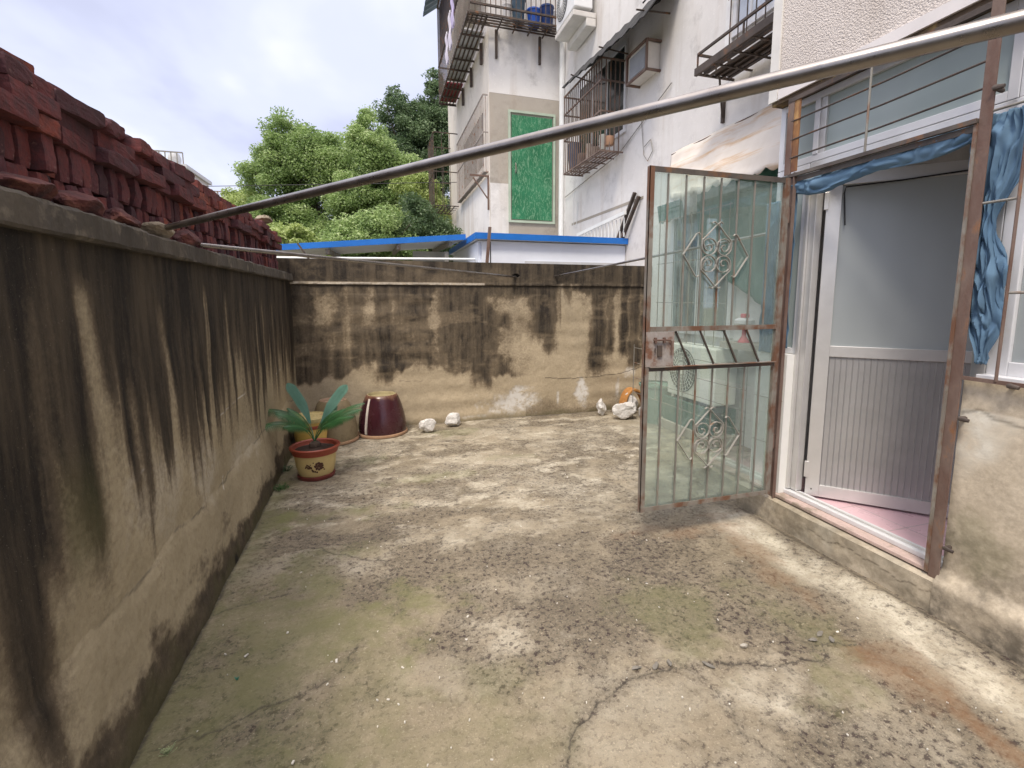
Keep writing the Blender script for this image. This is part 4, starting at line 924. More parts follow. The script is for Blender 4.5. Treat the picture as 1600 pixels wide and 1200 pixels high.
# window grille to the right
for z in (1.110,): MB().bar((XI, 1.424, z), (XI, -.5, z), .012, .016).build('rail', M['rust'], fr_)
for z in (2.20, 1.838, 1.472):
    MB().tube([(XI, 1.424, z), (XI, 1.30, z)], .0055, 8).build('bar', M['iron_bar'], fr_) if z != 1.472 else MB().tube([(XI, 1.30, z), (XI, -.5, z)], .0055, 8).build('bar', M['iron_bar'], fr_)
MB().tube([(XI, 1.30, 2.205), (XI, -.5, 2.205)], .0055, 8).build('bar', M['iron_bar'], fr_)
for y in (1.303, 1.0, .7, .4, .1): MB().tube([(XI-.004, y, 1.112), (XI-.004, y, 2.55)], .0062, 8).build('bar', M['rust'], fr_)
for y, z in ((1.405, .93), (1.405, .335), (1.25, 1.10), (1.42, 2.28)):
    q = MB(); q.tube([(XI-.012, y-.03, z), (XI-.016, y, z+.004), (XI+.04, y+.005, z)], [.008, .011, .009], 8); q.build('bolt', M['rust_dark'], fr_)

# ================================================================== GATE
GY = 2.425; GX0, GX1, GZ0, GZ1 = 1.425, 2.372, .195, 2.158
gate = empty('iron_gate', (GX1, GY, GZ0), 'open rusty iron gate with glass and scroll ornaments, swung across the yard', 'gate')
def gp(name, mat, a, b, bev=.001): return MB().box(a, b).build(name, M[mat], gate, bevel=bev)
w_ = .030
def angle_v(x, sgn):        # vertical angle iron
    return MB().box((x, GY-.014, GZ0), (x+sgn*.004, GY+.014, GZ1)).box((x, GY-.014, GZ0), (x+sgn*w_, GY-.010, GZ1))
angle_v(GX0, 1).build('stile', M['gate_frame'], gate); 
MB().box((GX1-.034, GY-.014, GZ0), (GX1, GY+.014, GZ1)).build('stile', M['gate_frame'], gate, bevel=.001)
gp('rail', 'gate_top', (GX0+.031, GY-.013, GZ1-.030), (GX1-.035, GY-.009, GZ1)); gp('rail', 'gate_top', (GX0+.005, GY-.009, GZ1-.004), (GX1-.035, GY+.014, GZ1))
gp('rail', 'gate_frame', (GX0+.031, GY-.013, GZ0), (GX1-.035, GY-.009, GZ0+.028)); gp('rail', 'rust', (GX0+.005, GY-.009, GZ0), (GX1-.035, GY+.014, GZ0+.004))
gp('rail', 'gate_frame', (GX0+.031, GY-.013, 1.262), (GX1-.035, GY-.009, 1.290)); gp('rail', 'rust', (GX0+.005, GY-.009, 1.262), (GX1-.035, GY+.014, 1.266))
gp('rail', 'gate_top', (GX0+.031, GY-.013, 1.035), (GX1-.035, GY-.009, 1.058)); gp('rail', 'gate_frame', (GX0+.031, GY-.034, 1.058), (GX1-.035, GY-.009, 1.062))
n_ = 7
for i in range(n_):
    x = GX0+.122+i*(.812)/(n_)*1.0+0.0
    MB().bar((x, GY-.002, 1.267), (x, GY-.002, GZ1-.031), .0085, .0085).build('bar', M['iron_bar'], gate)
    MB().bar((x, GY-.002, GZ0+.005), (x, GY-.002, 1.034), .0085, .0085).build('bar', M['iron_bar'], gate)
for i in range(4):
    x = 1.60+.03+i*.165; MB().bar((x, GY-.002, 1.261), (x+.105, GY-.002, 1.063), .0085, .010, (0, 1, 0)).build('brace', M['rust_dark'], gate)
def ornament(cx, cz, s_, mat):
    y = GY-.012
    for sx in (-1, 1):
        for sz in (-1, 1):
            # inner scroll + diagonal arm of the inner diamond
            pts = []
            for k in range(34):
                t_ = k/33; a = math.pi*(.5)+t_*math.pi*2.9; r_ = .046*(1-.72*t_)
                pts.append((cx+sx*(.047+r_*math.cos(a)*1.0), y, cz+sz*(.047-r_*math.sin(a))))
            pts = [(cx+sx*.002, y, cz+sz*.176), (cx+sx*.060, y, cz+sz*.118), (cx+sx*.098, y, cz+sz*.085), (cx+sx*.1005, y, cz+sz*.060)]+[(cx+sx*(.050+.050*math.cos(a)), y, cz+sz*(.048+.047*math.sin(a))) for a in [R(q) for q in (0, -20, -45, -70, -95, -120, -150, 180, 150, 120, 90, 60, 35)]]+[(cx+sx*(.050+r_*math.cos(R(q))), y, cz+sz*(.048+r_*math.sin(R(q)))) for r_, q in ((.040, 15), (.033, -20), (.028, -60), (.024, -110), (.020, -160), (.016, 150), (.012, 100), (.009, 50))]
            b = MB()
            for p_, q_ in zip(pts[:-1], pts[1:]): b.bar(p_, q_, .011, .004, (0, 1, 0)) if False else b.bar(p_, q_, .0035, .013, (0, 1, 0))
            b.build('scroll', mat, gate)
            # outer chevron
            b = MB(); pts = [(cx+sx*.222, y, cz), (cx+sx*.138, y, cz+sz*.118), (cx+sx*.124, y, cz+sz*.124), (cx+sx*.114, y, cz+sz*.114)]
            for p_, q_ in zip(pts[:-1], pts[1:]): b.bar(p_, q_, .0035, .013, (0, 1, 0))
            b.build('chevron', mat, gate); b = MB()
            b.bar((cx+sx*.002, y, cz+sz*.175), (cx+sx*.022, y, cz+sz*.189), .0035, .013, (0, 1, 0)).bar((cx+sx*.022, y, cz+sz*.189), (cx+sx*.036, y, cz+sz*.180), .0035, .013, (0, 1, 0))
            b.build('curl', mat, gate)
ornament(1.874, 1.695, 1, M['scroll']); ornament(1.884, .612, 1, M['scroll'])
# lock plate
MB().box((GX0+.005, GY-.018, 1.063), (1.612, GY-.0145, 1.261)).build('lock_plate', weather('rusty_grey_plate', (.40, .37, .35), (.30, .24, .20), (.18, .08, .045), 9, .57, .8, .1, .5, 60), gate)
b = MB(); b.tube([(1.472, GY-.030, 1.215), (1.575, GY-.030, 1.215)], .005, 8); b.tube([(1.575, GY-.030, 1.215), (1.59, GY-.028, 1.205), (1.59, GY-.028, 1.13)], .004, 8); b.build('bolt', M['rust'], gate)
for x in (1.478, 1.535): MB().box((x, GY-.036, 1.198), (x+.012, GY-.019, 1.230)).build('bolt_bracket', M['rust'], gate, bevel=.001)
MB().box((1.50, GY-.030, 1.12), (1.53, GY-.019, 1.185)).build('padlock', M['rust_dark'], gate, bevel=.003)
MB().tube([(1.485, GY-.026, 1.17), (1.482, GY-.028, 1.145)], .005, 8).build('staple', M['rust_dark'], gate)
# glass behind the bars, three panes
for z0, z1 in ((1.268, GZ1-.006), (1.064, 1.260), (GZ0+.006, 1.033)):
    MB().box((GX0+.006, GY+.005, z0), (GX1-.036, GY+.008, z1)).build('glass_pane', M['gate_glass'], gate)
for z in (.5, 1.9): MB().tube([(GX1+.006, GY-.008, z), (GX1+.006, GY-.008, z+.09)], .009, 10).build('hinge', M['rust'], gate)

# ================================================================== BLUE CLOTHS
def cloth(name, O, W, H, folds, label, nseed, mat='cloth_blue', nu=60, nv=60, depth=.02, drop=None):
    """O: function (u,v)->xyz, crumpled by folds"""
    us = np.linspace(0, 1, nu); vs = np.linspace(0, 1, nv); b = MB(); V = []
    def n1(u, v):
        a = float(fbm(np.array([u*folds[0]]), np.array([v*folds[1]]), nseed, 2, .4)[0]); b_ = float(fbm(np.array([u*folds[0]*2.1+9]), np.array([v*folds[1]*.8+3]), nseed+9, 1, .4)[0])
        return (abs(a-.5)*1.6+abs(b_-.5)*.8)-.35
    for u in us:
        for v in vs:
            p = Vector(O(u, v)); k = n1(u, v)*depth*2; V.append((p.x-abs(k)*1.2-.002, p.y+n1(u+3, v)*depth*.5, p.z+n1(u, v+7)*depth*.5))
    F = [(i*nv+j, (i+1)*nv+j, (i+1)*nv+j+1, i*nv+j+1) for i in range(nu-1) for j in range(nv-1)]
    b.add(V, F); b.smooth = True; o = b.build(name, M[mat]); s_ = o.modifiers.new('s', 'SOLIDIFY'); s_.thickness = .0025
    tag(o, label, 'cloth'); return o
XC = XI+.018
# valance over the door: bunched strip
cloth('blue_cloth', lambda u, v: (XC+.012-.022*math.sin(math.pi*v), 2.42-.93*u, (2.135+.045*u)-(.062+.035*math.sin(math.pi*u)+.02*math.sin(u*9))*v), .9, .1, (6, 2.0), 'blue cloth rolled along the top of the doorway', 11, depth=.019, nu=120, nv=18)
# right bundle: knot near the top then twisted tail
def rb(u, v):
    z = 2.195-1.02*v; wv = .055+.045*math.exp(-((v-.15)/.14)**2)+.02*math.sin(v*11)+.012*math.sin(v*23+1)-.012*v
    c = 1.395+.02*math.sin(v*5)+.012*v; return (XI+.060-.020*math.sin(u*math.pi)-.012*math.exp(-((v-.12)/.1)**2), c+(.5-u)*2*wv, z)
cloth('blue_cloth', rb, .2, 1, (4.2, 5.5), 'crumpled blue cloth hanging knotted on the window right of the post', 12, depth=.036, nu=50, nv=140)
cloth('blue_cloth', lambda u, v: (XI+.030, 2.455-.05+.10*u+.10*(u > 2), 2.12-.98*v), .1, 1, (4, 5), 'thin blue cloth strip hanging beside the gate hinge post', 13, depth=.014, nu=26, nv=80)
cloth('blue_cloth', lambda u, v: (XI+.015, 2.515+.11*u, 2.05-.95*v), .1, 1, (4, 5), 'faded blue cloth behind the right edge of the gate glass', 14, depth=.014, nu=26, nv=90)
cloth('blue_cloth', lambda u, v: (XI+.055, 1.46+.035*u*(1-.3*v), 2.0-1.0*v), .1, 1, (4, 5), 'narrow blue cloth edge hanging just inside the right post', 15, depth=.010, nu=16, nv=70)

# ================================================================== BEHIND THE GATE
nb = empty('awning', (3.3, 4.3, 2.4), 'stained white canvas awning with scalloped edge above the gate', 'awning')
b = MB(); V = []; nu, nv = 90, 16
for i in range(nu+1):
    u = i/nu
    for j in range(nv+1):
        v = j/nv; y = 2.9+(2.37-.63*v)*u; x = 3.385-.385*v-.03*math.sin(v*3.1); z = 3.13-.64*v-.04*math.sin(v*3.1)+.012*math.sin(u*34)*v+.018*math.sin(v*19+u*2)
        if j == nv: z -= .02+.035*abs(math.sin(u*math.pi*13))
        V.append((x-.008*math.sin(u*23+v*2), y, z))
b.add(V, [(i*(nv+1)+j, (i+1)*(nv+1)+j, (i+1)*(nv+1)+j+1, i*(nv+1)+j+1) for i in range(nu) for j in range(nv)]); b.smooth = True
o = b.build('canvas', M['canvas'], nb); o.modifiers.new('s', 'SOLIDIFY').thickness = .003
b = MB(); V = []
for i in range(nu+1):
    u = i/nu; y = 4.72+.50*u
    for j in range(4): V.append((3.19+.006*math.sin(u*40)+.01*j, y, 2.52-.055*j-(.04*abs(math.sin(u*math.pi*4+.6)) if j == 3 else 0)))
b.add(V, [(i*4+j, (i+1)*4+j, (i+1)*4+j+1, i*4+j+1) for i in range(nu) for j in range(3)]); o = b.build('valance', M['tarp_green'], nb); o.modifiers.new('s', 'SOLIDIFY').thickness = .003
MB().tube([(3.385, 2.9, 3.13), (3.385, 5.25, 3.13)], .008, 8).build('batten', M['rust_dark'], nb)
MB().tube([(3.02, 4.63, 2.49), (3.39, 5.22, 3.08)], .008, 8).build('arm', M['rust_dark'], nb); MB().tube([(3.0, 2.95, 2.55), (3.39, 2.95, 2.2)], .008, 8).build('arm', M['rust_dark'], nb)
# green tarp curtain
def tarp():
    V = []; nu, nv = 60, 30
    for i in range(nu+1):
        for j in range(nv+1):
            u = i/nu; v = j/nv; V.append((3.30-.018*math.sin(u*26+v)-.01*math.sin(u*61), 2.75+1.85*u-.10*v*v, 2.60-(1.40-.75*u*u)*v))
    b = MB().add(V, [(i*(nv+1)+j, (i+1)*(nv+1)+j, (i+1)*(nv+1)+j+1, i*(nv+1)+j+1) for i in range(nu) for j in range(nv)]); b.smooth = True
    o = b.build('tarp', M['tarp_green']); o.modifiers.new('s', 'SOLIDIFY').thickness = .003; tag(o, 'dark green tarp hanging under the awning behind the gate', 'tarp')
tarp()
# ground-floor window with grille (behind the gate)
gw = empty('ground_floor_window', (3.37, 4.7, 1.0), 'white framed window with thin bars seen through the gate glass', 'window')
bb = MB(); frame_rect(bb, 3.35, 4.05, 5.15, 1.05, 2.45, .06, .048); bb.build('frame', M['alu_white'], gw)
part_box('pane', M['win_glass'], gw, (3.375, 4.11, 1.11), (3.38, 5.09, 2.39)); part_box('mullion', M['alu_white'], gw, (3.352, 4.58, 1.11), (3.392, 4.64, 2.39))
for i in range(9):
    MB().tube([(3.20, 3.95+i*.15, .95), (3.20, 3.95+i*.15, 2.35)], .005, 6).build('bar', M['iron_bar'], gw)
for z in (.96, 1.40, 1.85, 2.33): MB().tube([(3.20, 3.92, z), (3.20, 5.18, z)], .005, 6).build('cross_bar', M['iron_bar'], gw)
# AC units
def ac_unit(loc, w, d, h, face, label, tint=(.72, .72, .68)):
    """face '-x': fan side looks to -X; body spans y by w"""
    x, y, z = loc; t = empty('air_conditioner', loc, label, 'air conditioner')
    m = plain('ac_paint_%d' % int(y*10), tint, .45, 0, .06, 3)
    part_box('casing', m, t, (x, y-w/2, z), (x+d, y+w/2, z+h), .012)
    cy, cz = y+w*.16*face, z+h*.52; r_ = h*.40
    b = MB(); n = 36
    vs = [(x-.004, cy+(r_+.012)*math.cos(2*math.pi*k/n), cz+(r_+.012)*math.sin(2*math.pi*k/n)) for k in range(n)]
    b.add(vs+[(x-.006, cy, cz)], [(k, (k+1) % n, n) for k in range(n)]); b.build('fan_opening', M['plastic_dark'], t)
    g_ = MB()
    for rr in [r_*k/6 for k in range(2, 7)]:
        g_.tube([(x-.012, cy+rr*math.cos(2*math.pi*k/28), cz+rr*math.sin(2*math.pi*k/28)) for k in range(29)], .0022, 5)
    for k in range(28): a = 2*math.pi*k/28; g_.tube([(x-.012, cy+.25*r_*math.cos(a), cz+.25*r_*math.sin(a)), (x-.012, cy+r_*math.cos(a+.25), cz+r_*math.sin(a+.25))], .0025, 5)
    g_.build('fan_grille', m, t); MB().tube([(x-.018, cy, cz), (x-.008, cy, cz)], .24*r_, 20).build('fan_hub', m, t)
    for s_ in (-1, 1): part_box('foot', M['rust_dark'], t, (x+.02, y+s_*w*.35-.02, z-.04), (x+d-.02, y+s_*w*.35+.02, z-.001))
    return t
ac_unit((3.08, 4.30, .40), .80, .26, .56, 1, 'white outdoor air conditioner on a low stand behind the gate glass', (.66, .67, .62))
b = MB().box((3.02, 3.85, 0), (3.36, 4.78, .10)); tag(b.build('concrete_block', M['cement'], bevel=.01), 'grey concrete base under the ground air conditioner', 'block')
b = MB().box((3.05, 3.9, .10), (3.10, 4.72, .36)); b.box((3.30, 3.9, .10), (3.35, 4.72, .36)); b.box((3.105, 3.95, .32), (3.295, 3.99, .36)); b.box((3.105, 4.6, .32), (3.295, 4.64, .36)); tag(b.build('equipment_stand', weather('green_stand', (.04, .10, .08), (.06, .13, .10), None, 6)), 'dark green low stand carrying the ground air conditioner', 'stand')
t = empty('tub', (3.02, 4.98, 0), 'round green tub on the ground behind the gate', 'tub')
MB().lathe((3.08, 4.93, 0), [(.13, 0), (.17, .25), (.185, .44), (.175, .45), (.16, .42)], 28).build('body', plain('tub_green', (.12, .2, .16), .5), t); MB().lathe((3.08, 4.93, 0), [(.187, .43), (.20, .435), (.20, .46), (.187, .465)], 28, cap0=False, cap1=False).build('rim', plain('tub_rim', (.16, .25, .2), .5), t)
# low iron railing in front of the AC (seen through the lower glass)
t = empty('low_railing', (2.95, 4.3, 0), 'thin low wire railing before the ground air conditioner', 'railing')
for z in (.32, .50, .68, .86): MB().tube([(2.93, 3.3, z), (2.93, 5.2, z)], .004, 6).build('wire', M['iron_bar'], t)
for i, y in enumerate((3.3, 3.75, 4.2, 4.7, 5.2)): MB().tube([(2.93, y, .0 if i % 2 == 0 else .32), (2.93, y, .9)], .005, 6).build('upright', M['iron_bar'], t)
# small red and white bucket / fan on the ledge
t = empty('toy_fan', (3.24, 3.72, 1.04), 'small red and white plastic fan on the window ledge behind the gate', 'fan')
MB().lathe((3.22, 3.70, 1.045), [(.055, 0), (.05, .01), (.02, .06), (.016, .16)], 16).build('stand', plain('toy_red', (.6, .04, .06), .4), t)
MB().lathe((3.22, 3.70, 1.20), [(.07, 0), (.09, .02), (.09, .05), (.06, .07)], 20).build('head', plain('toy_white', (.75, .72, .74), .4), t)
part_box('cap', plain('toy_red2', (.6, .05, .08), .4), t, (3.19, 3.67, 1.27), (3.25, 3.73, 1.31), .01)
part_box('ledge', M['cement'], empty('ledge', (3.3, 3.7, 1.0), 'cement ledge under the green tarp behind the gate', 'ledge'), (3.14, 3.2, .98), (XF-.002, 3.93, 1.04))

# ================================================================== APARTMENT BUILDING
apt = empty('apartment_building', (XF, 6, 0), 'old white apartment block with barred windows rising behind the cross wall', 'building')
YC, XS = 8.95, 2.02
def fb(name, mat, a, b, bev=0): return part_box(name, M[mat] if isinstance(mat, str) else mat, apt, a, b, bev)
fb('facade', 'facade', (XF, 2.67, 0), (XF+6, YC+.3, 14))
fb('side_wing', 'facade_side', (XS, YC, 0), (XF-.002, 12.8, 12))
fb('wing_front', 'facade', (XS+.002, YC-.012, 5.06), (XF-.003, YC-.001, 12))
fb('wing_front', 'facade_patch', (XS+.002, YC-.014, 2.4), (XF-.003, YC-.001, 5.055))
fb('wing_front', 'facade', (XS+.003, YC-.018, 2.4), (2.36, YC-.0145, 3.52))
fb('side_render', 'facade', (XS-.012, YC+.02, 0), (XS-.001, 12.8, 3.65))
# bricked door panel
gd = MB().box((2.42, YC-.035, 2.90), (3.20, YC-.0185, 4.72)).build('door_panel', M['green_panel'], apt)
q = MB(); q.box((2.36, YC-.045, 2.84), (2.40, YC-.019, 4.80)); q.box((3.22, YC-.045, 2.84), (3.26, YC-.019, 4.80)); q.box((2.4, YC-.045, 4.76), (3.22, YC-.019, 4.80)); q.box((2.4, YC-.045, 2.84), (3.22, YC-.019, 2.88)); q.build('door_frame', plain('pale_green_frame', (.42, .50, .40), .7), apt)
q = MB(); q.tube([(2.49, YC-.04, 3.72), (2.49, YC-.07, 3.75), (2.49, YC-.07, 3.86), (2.49, YC-.04, 3.89)], .01, 6); q.build('handle', M['iron_bar'], apt)
tag(MB().tube([(XF-.05, YC-.13, 2.2), (XF-.05, YC-.13, 11)], .05, 16).build('drainpipe', M['pvc']), 'tall white drainpipe in the corner right of the green panel', 'drainpipe')
# generic window with frame & dark panes on the facade (plane x = XF)
def fac_window(y0, y1, z0, z1, pane='dark_window', n=2):
    w = MB(); frame_rect(w, XF-.03, y0, y1, z0, z1, .05, .028); 
    w = w.build('window', M['alu_white'], apt)
    for i in range(n):
        a = y0+.05+(y1-y0-.1)*i/n; b_ = y0+.05+(y1-y0-.1)*(i+1)/n
        MB().box((XF-.015, a+.012, z0+.05), (XF-.003, b_-.012, z1-.05)).build('pane', M[pane], w)
        if i: MB().box((XF-.028, a-.012, z0+.05), (XF-.004, a+.012, z1-.05)).build('mullion', M['alu_white'], w)
fac_window(6.42, 8.1, 3.75, 4.95, n=3)
fac_window(3.40, 4.27, 3.95, 5.4, 'pale_window', 4)
# window cage 1
def cage(name, x0, x1, y0, y1, z0, z1, nb_, nx, label, mat='rust_dark', rails=(0, 1), r_=.008, hz=()):
    t = empty(name, ((x0+x1)/2, (y0+y1)/2, z0), label, 'window cage')
    for z in (z0, z1)+tuple(hz):
        for pa, pb in (((x0, y0, z), (x0, y1, z)), ((x0, y0-.001, z), (x1, y0-.001, z)), ((x0, y1+.001, z), (x1, y1+.001, z))): MB().bar(pa, pb, .02, .02).build('rail', M[mat], t)
    for i in range(nb_+1): y = y0+(y1-y0)*i/nb_; MB().bar((x0, y, z0), (x0, y, z1), r_*1.6, r_*1.6).build('bar', M[mat], t)
    for i in range(1, nx):
        for y in (y0, y1): x = x0+(x1-x0)*i/nx; MB().bar((x, y, z0), (x, y, z1), r_*1.6, r_*1.6).build('bar', M[mat], t)
    q = MB()
    for i in range(1, 6): x = x0+(x1-x0)*i/6; q.bar((x, y0, z0), (x, y1, z0), .018, .018)
    for i in range(1, 5): y = y0+(y1-y0)*i/5; q.bar((x0, y, z0-.015), (x1, y, z0-.015), .02, .012)
    q.build('floor_grid', M[mat], t); return t
cg = cage('window_cage', 3.02, XF-.032, 6.45, 7.84, 3.48, 4.68, 17, 5, 'rusty barred window cage on the white facade right of the drainpipe', 'cage', hz=(4.0, 4.4))
# clutter inside cage
t = empty('cage_clutter', (3.2, 7, 3.57), 'odds and ends and pots kept in the barred window cage', 'clutter', kind='stuff')
for i, (y, r_, h, c) in enumerate([(6.5, .07, .12, (.35, .2, .12)), (6.7, .06, .2, (.5, .5, .45)), (6.95, .08, .1, (.25, .2, .16)), (7.2, .05, .22, (.4, .35, .3)), (7.45, .09, .14, (.16, .12, .1)), (7.75, .12, .38, (.05, .07, .12))]):
    MB().lathe((3.18, y, 3.57), [(r_*.8, 0), (r_, h*.6), (r_*.9, h)], 14).build('pot', plain('clutter%d' % i, c, .6), t)
# awning over cage
b = MB(); nu = 30; V = []
for i in range(nu+1):
    y = 5.15+2.50*i/nu; k = .018*math.sin(i*1.9); s_ = i/nu
    for x, z in ((3.395, 5.0+.12*s_), (3.15, 4.84+.14*s_), (2.90, 4.50+.22*s_)): V.append((x, y, z+k+.02*random.random()))
    
b.add(V, [(i*3+j, (i+1)*3+j, (i+1)*3+j+1, i*3+j+1) for i in range(nu) for j in range(2)]); o = b.build('awning', weather('dark_sheet', (.022, .022, .024), (.04, .04, .04), None, 3)); o.modifiers.new('s', 'SOLIDIFY').thickness = .012
tag(o, 'dark corrugated rain sheet sloping over the barred window cage', 'awning')
for i, y in enumerate((5.4, 6.4, 7.4)): tag(MB().tube([(3.39, y, 4.75), (2.95, y, 4.72+.06*i)], .01, 6).build('strut', M['rust_dark']), ['thin strut under the dark rain sheet at its near end', 'thin strut under the middle of the dark rain sheet', 'thin strut under the dark rain sheet at the drainpipe end'][i], 'strut')
# window AC box in rusty bracket
t = empty('air_conditioner', (3.2, 6.1, 4.15), 'boxy window air conditioner in a rusty bracket right of the barred window', 'air conditioner')
part_box('casing', plain('old_ac', (.62, .59, .54), .5), t, (3.22, 5.60, 4.21), (XF-.001, 6.06, 4.52), .01)
part_box('screen', plain('ac_screen', (.26, .27, .29), .7), t, (3.212, 5.64, 4.24), (3.2195, 6.02, 4.49))
q = MB()
for z in (4.20, 4.535): q.bar((3.205, 5.585, z), (3.205, 6.075, z), .025, .025); q.bar((3.205, 5.585, z), (XF, 5.585, z), .025, .025); q.bar((3.205, 6.075, z), (XF, 6.075, z), .025, .025)
for y in (5.585, 6.075): q.bar((3.205, y, 4.20), (3.205, y, 4.535), .025, .025)
q.build('bracket', M['rust'], t)
# outdoor AC high near the drainpipe
ac_unit((3.02, 7.85, 5.85), .80, .30, .58, 1, 'white outdoor air conditioner high beside the top of the drainpipe', (.76, .77, .78))
b = MB(); b.box((3.0, 7.45, 5.72), (3.38, 8.25, 5.80)); b.box((3.22, 7.45, 5.60), (3.38, 8.25, 5.718)); tag(b.build('bracket_shelf', plain('shelf_concrete', (.6, .58, .55), .8), bevel=.01), 'thick white concrete shelf under the high air conditioner', 'shelf')
# second cage ledge with scroll bars
t = cage('window_ledge_grille', 2.98, XF-.002, 3.02, 4.24, 3.56, 3.73, 2, 2, 'dark iron ledge grille below the upper window near the house corner', 'rust_dark')
MB().box((2.96, 3.0, 3.545), (2.99, 4.26, 3.61)).build('front_plate', M['rust_dark'], t)
for x in (3.07, 3.16, 3.25, 3.34): MB().box((x-.03, 3.0, 3.572), (x+.025, 4.23, 3.584)).build('slat', M['rust_dark'], t)
MB().bar((XF-.015, 4.36, 3.20), (XF-.015, 4.36, 3.54), .03, .03).build('bracket', M['rust_dark'], t); MB().tube([(XF-.02, 4.36, 3.24), (3.2, 4.2, 3.55)], .010, 6).build('bracket', M['rust_dark'], t)
t = empty('window_bars', (3.36, 4.1, 3.9), 'thin black vertical bars with scrolls before the upper window', 'window bars')
for i in range(9): MB().tube([(3.34, 3.34+i*.115, 3.75), (3.34, 3.34+i*.115, 5.5)], .006, 6).build('bar', M['rust_dark'], t)
for z in (4.3, 4.75): MB().tube([(3.34, 3.3, z), (3.34, 4.3, z)], .006, 6).build('cross_bar', M['rust_dark'], t)
for cy, cz in ((3.62, 4.15), (3.62, 4.35)):
    MB().tube([(3.335, cy+.08*(1-k/30)*math.cos(k*.4), cz+.08*(1-k/30)*math.sin(k*.4)) for k in range(26)], .006, 6).build('scroll', M['rust_dark'], t)
fb('window_reveal', plain('reveal_white', (.74, .73, .72), .7), (XF-.035, 4.272, 3.90), (XF-.001, 4.36, 5.6))
# wing: upper balcony cages
cgm = 'rust_dark'
c1 = cage('balcony_cage', XS-.02, XF-.15, 0, 1, 6.2, 8, 2, 2, 'x') if False else None
def front_cage():
    t = empty('balcony_cage', (2.6, YC-.3, 6.28), 'black barred balcony cage on the front of the upper floor wing', 'balcony cage')
    y0 = YC-.42; x0, x1 = XS-.40, XF-.12
    for z in (6.10, 6.24, 7.7): MB().bar((x0, y0, z), (x1, y0, z), .03, .03).build('rail', M[cgm], t)
    MB().bar((x1+.001, y0, 6.10), (x1+.001, YC-.02, 6.10), .03, .03).build('rail', M[cgm], t)
    for i in range(20): x = x0+(x1-x0)*i/19; MB().bar((x, y0, 6.10), (x, y0, 7.7), .012, .012).build('bar', M[cgm], t)
    q = MB()
    for i in range(1, 5): q.bar((x0, y0+.40*i/5, 6.10), (x1, y0+.40*i/5, 6.10), .025, .02)
    for i in range(7): x = x0+(x1-x0)*i/6; q.bar((x, y0, 6.08), (x, YC-.016, 6.08), .02, .02)
    q.build('floor_grid', M[cgm], t)
    for x in (2.15, 2.95): MB().bar((x, YC-.04, 5.62), (x, YC-.04, 6.08), .04, .04).build('bracket', M[cgm], t)
front_cage()
def side_cage():
    t = empty('balcony_cage', (1.75, 10.7, 6.2), 'dark barred balcony cage running along the side of the upper floor wing', 'balcony cage')
    x0, x1, y0, y1 = XS-.42, XS-.016, YC-.40, 12.5
    for z in (6.10, 6.9, 8.2): MB().bar((x0, y0, z), (x0, y1, z), .03, .03).build('rail', M[cgm], t); MB().bar((x0, y1+.001, z), (x1, y1+.001, z), .03, .03).build('rail', M[cgm], t)
    for i in range(34): y = y0+(y1-y0)*i/33; MB().bar((x0, y, 6.10), (x0, y, 8.2), .012, .012).build('bar', M[cgm], t)
    q = MB()
    for i in range(1, 5): q.bar((x0+.4*i/5, y0, 6.10), (x0+.4*i/5, y1, 6.10), .025, .02)
    for i in range(9): y = y0+.2+(y1-y0-.2)*i/8; q.bar((x0, y, 6.08), (x1, y, 6.08), .025, .03)
    q.build('floor_grid', M[cgm], t)
    MB().box((x0+.03, y0+.6, 6.13), (x1-.02, y1-1.2, 6.16)).build('board', plain('pale_board', (.5, .5, .5), .8), t)
    MB().box((x0+.03, y1-1.1, 6.13), (x1-.02, y1-.05, 6.16)).build('board', plain('red_board', (.22, .03, .04), .7), t)
    for y in (9.4, 10.4, 11.4): MB().bar((XS-.04, y, 5.7), (XS-.04, y, 6.06), .05, .05).build('bracket', M[cgm], t)
    MB().box((x0+.02, y0+.1, 6.9), (x0+.035, y1-.2, 8.1)).build('screen', weather('dark_screen', (.045, .035, .06), (.07, .06, .09), None, 4), t)
side_cage()
b = MB(); V = []
for i in range(61):
    y = 8.6+4.3*i/60
    for x, z in ((XS-.40, 8.42), (XS-.72, 8.18)): V.append((x, y, z+.02*math.sin(i*2.1)))
b.add(V, [(i*2, i*2+2, i*2+3, i*2+1) for i in range(60)]); o = b.build('rain_canopy', plain('teal_sheet', (.05, .10, .14), .5)); o.modifiers.new('s', 'SOLIDIFY').thickness = .02
tag(o, 'dark teal corrugated canopy over the side balcony cage', 'canopy')
# buckets on the front balcony
for i, (x, c, lab, h) in enumerate([(2.78, (.03, .12, .55), 'blue plastic basket behind the bars of the front balcony', .30), (3.02, (.02, .05, .18), 'dark blue bucket right of the blue basket on the balcony', .40), (2.5, (.06, .10, .14), 'dark slate bucket left of the blue basket on the balcony', .45), (3.16, (.6, .6, .62), 'white container at the right end of the front balcony', .34), (2.30, (.65, .63, .62), 'white box at the left of the front balcony', .32)]):
    t = empty('bucket', (x, YC-.22, 6.14), lab, 'bucket'); r_ = .12 if i < 3 else .07
    MB().lathe((x, YC-.22, 6.125), [(r_*.8, 0), (r_, h*.85), (r_*1.02, h*.86), (r_*.9, h*.8)], 20).build('body', plain('bucket%d' % i, c, .4), t); MB().lathe((x, YC-.22, 6.125), [(r_*1.0, h*.82), (r_*1.08, h*.83), (r_*1.08, h*.9), (r_*1.0, h*.92)], 20, cap0=False, cap1=False).build('rim', plain('bucketrim%d' % i, c, .4), t)
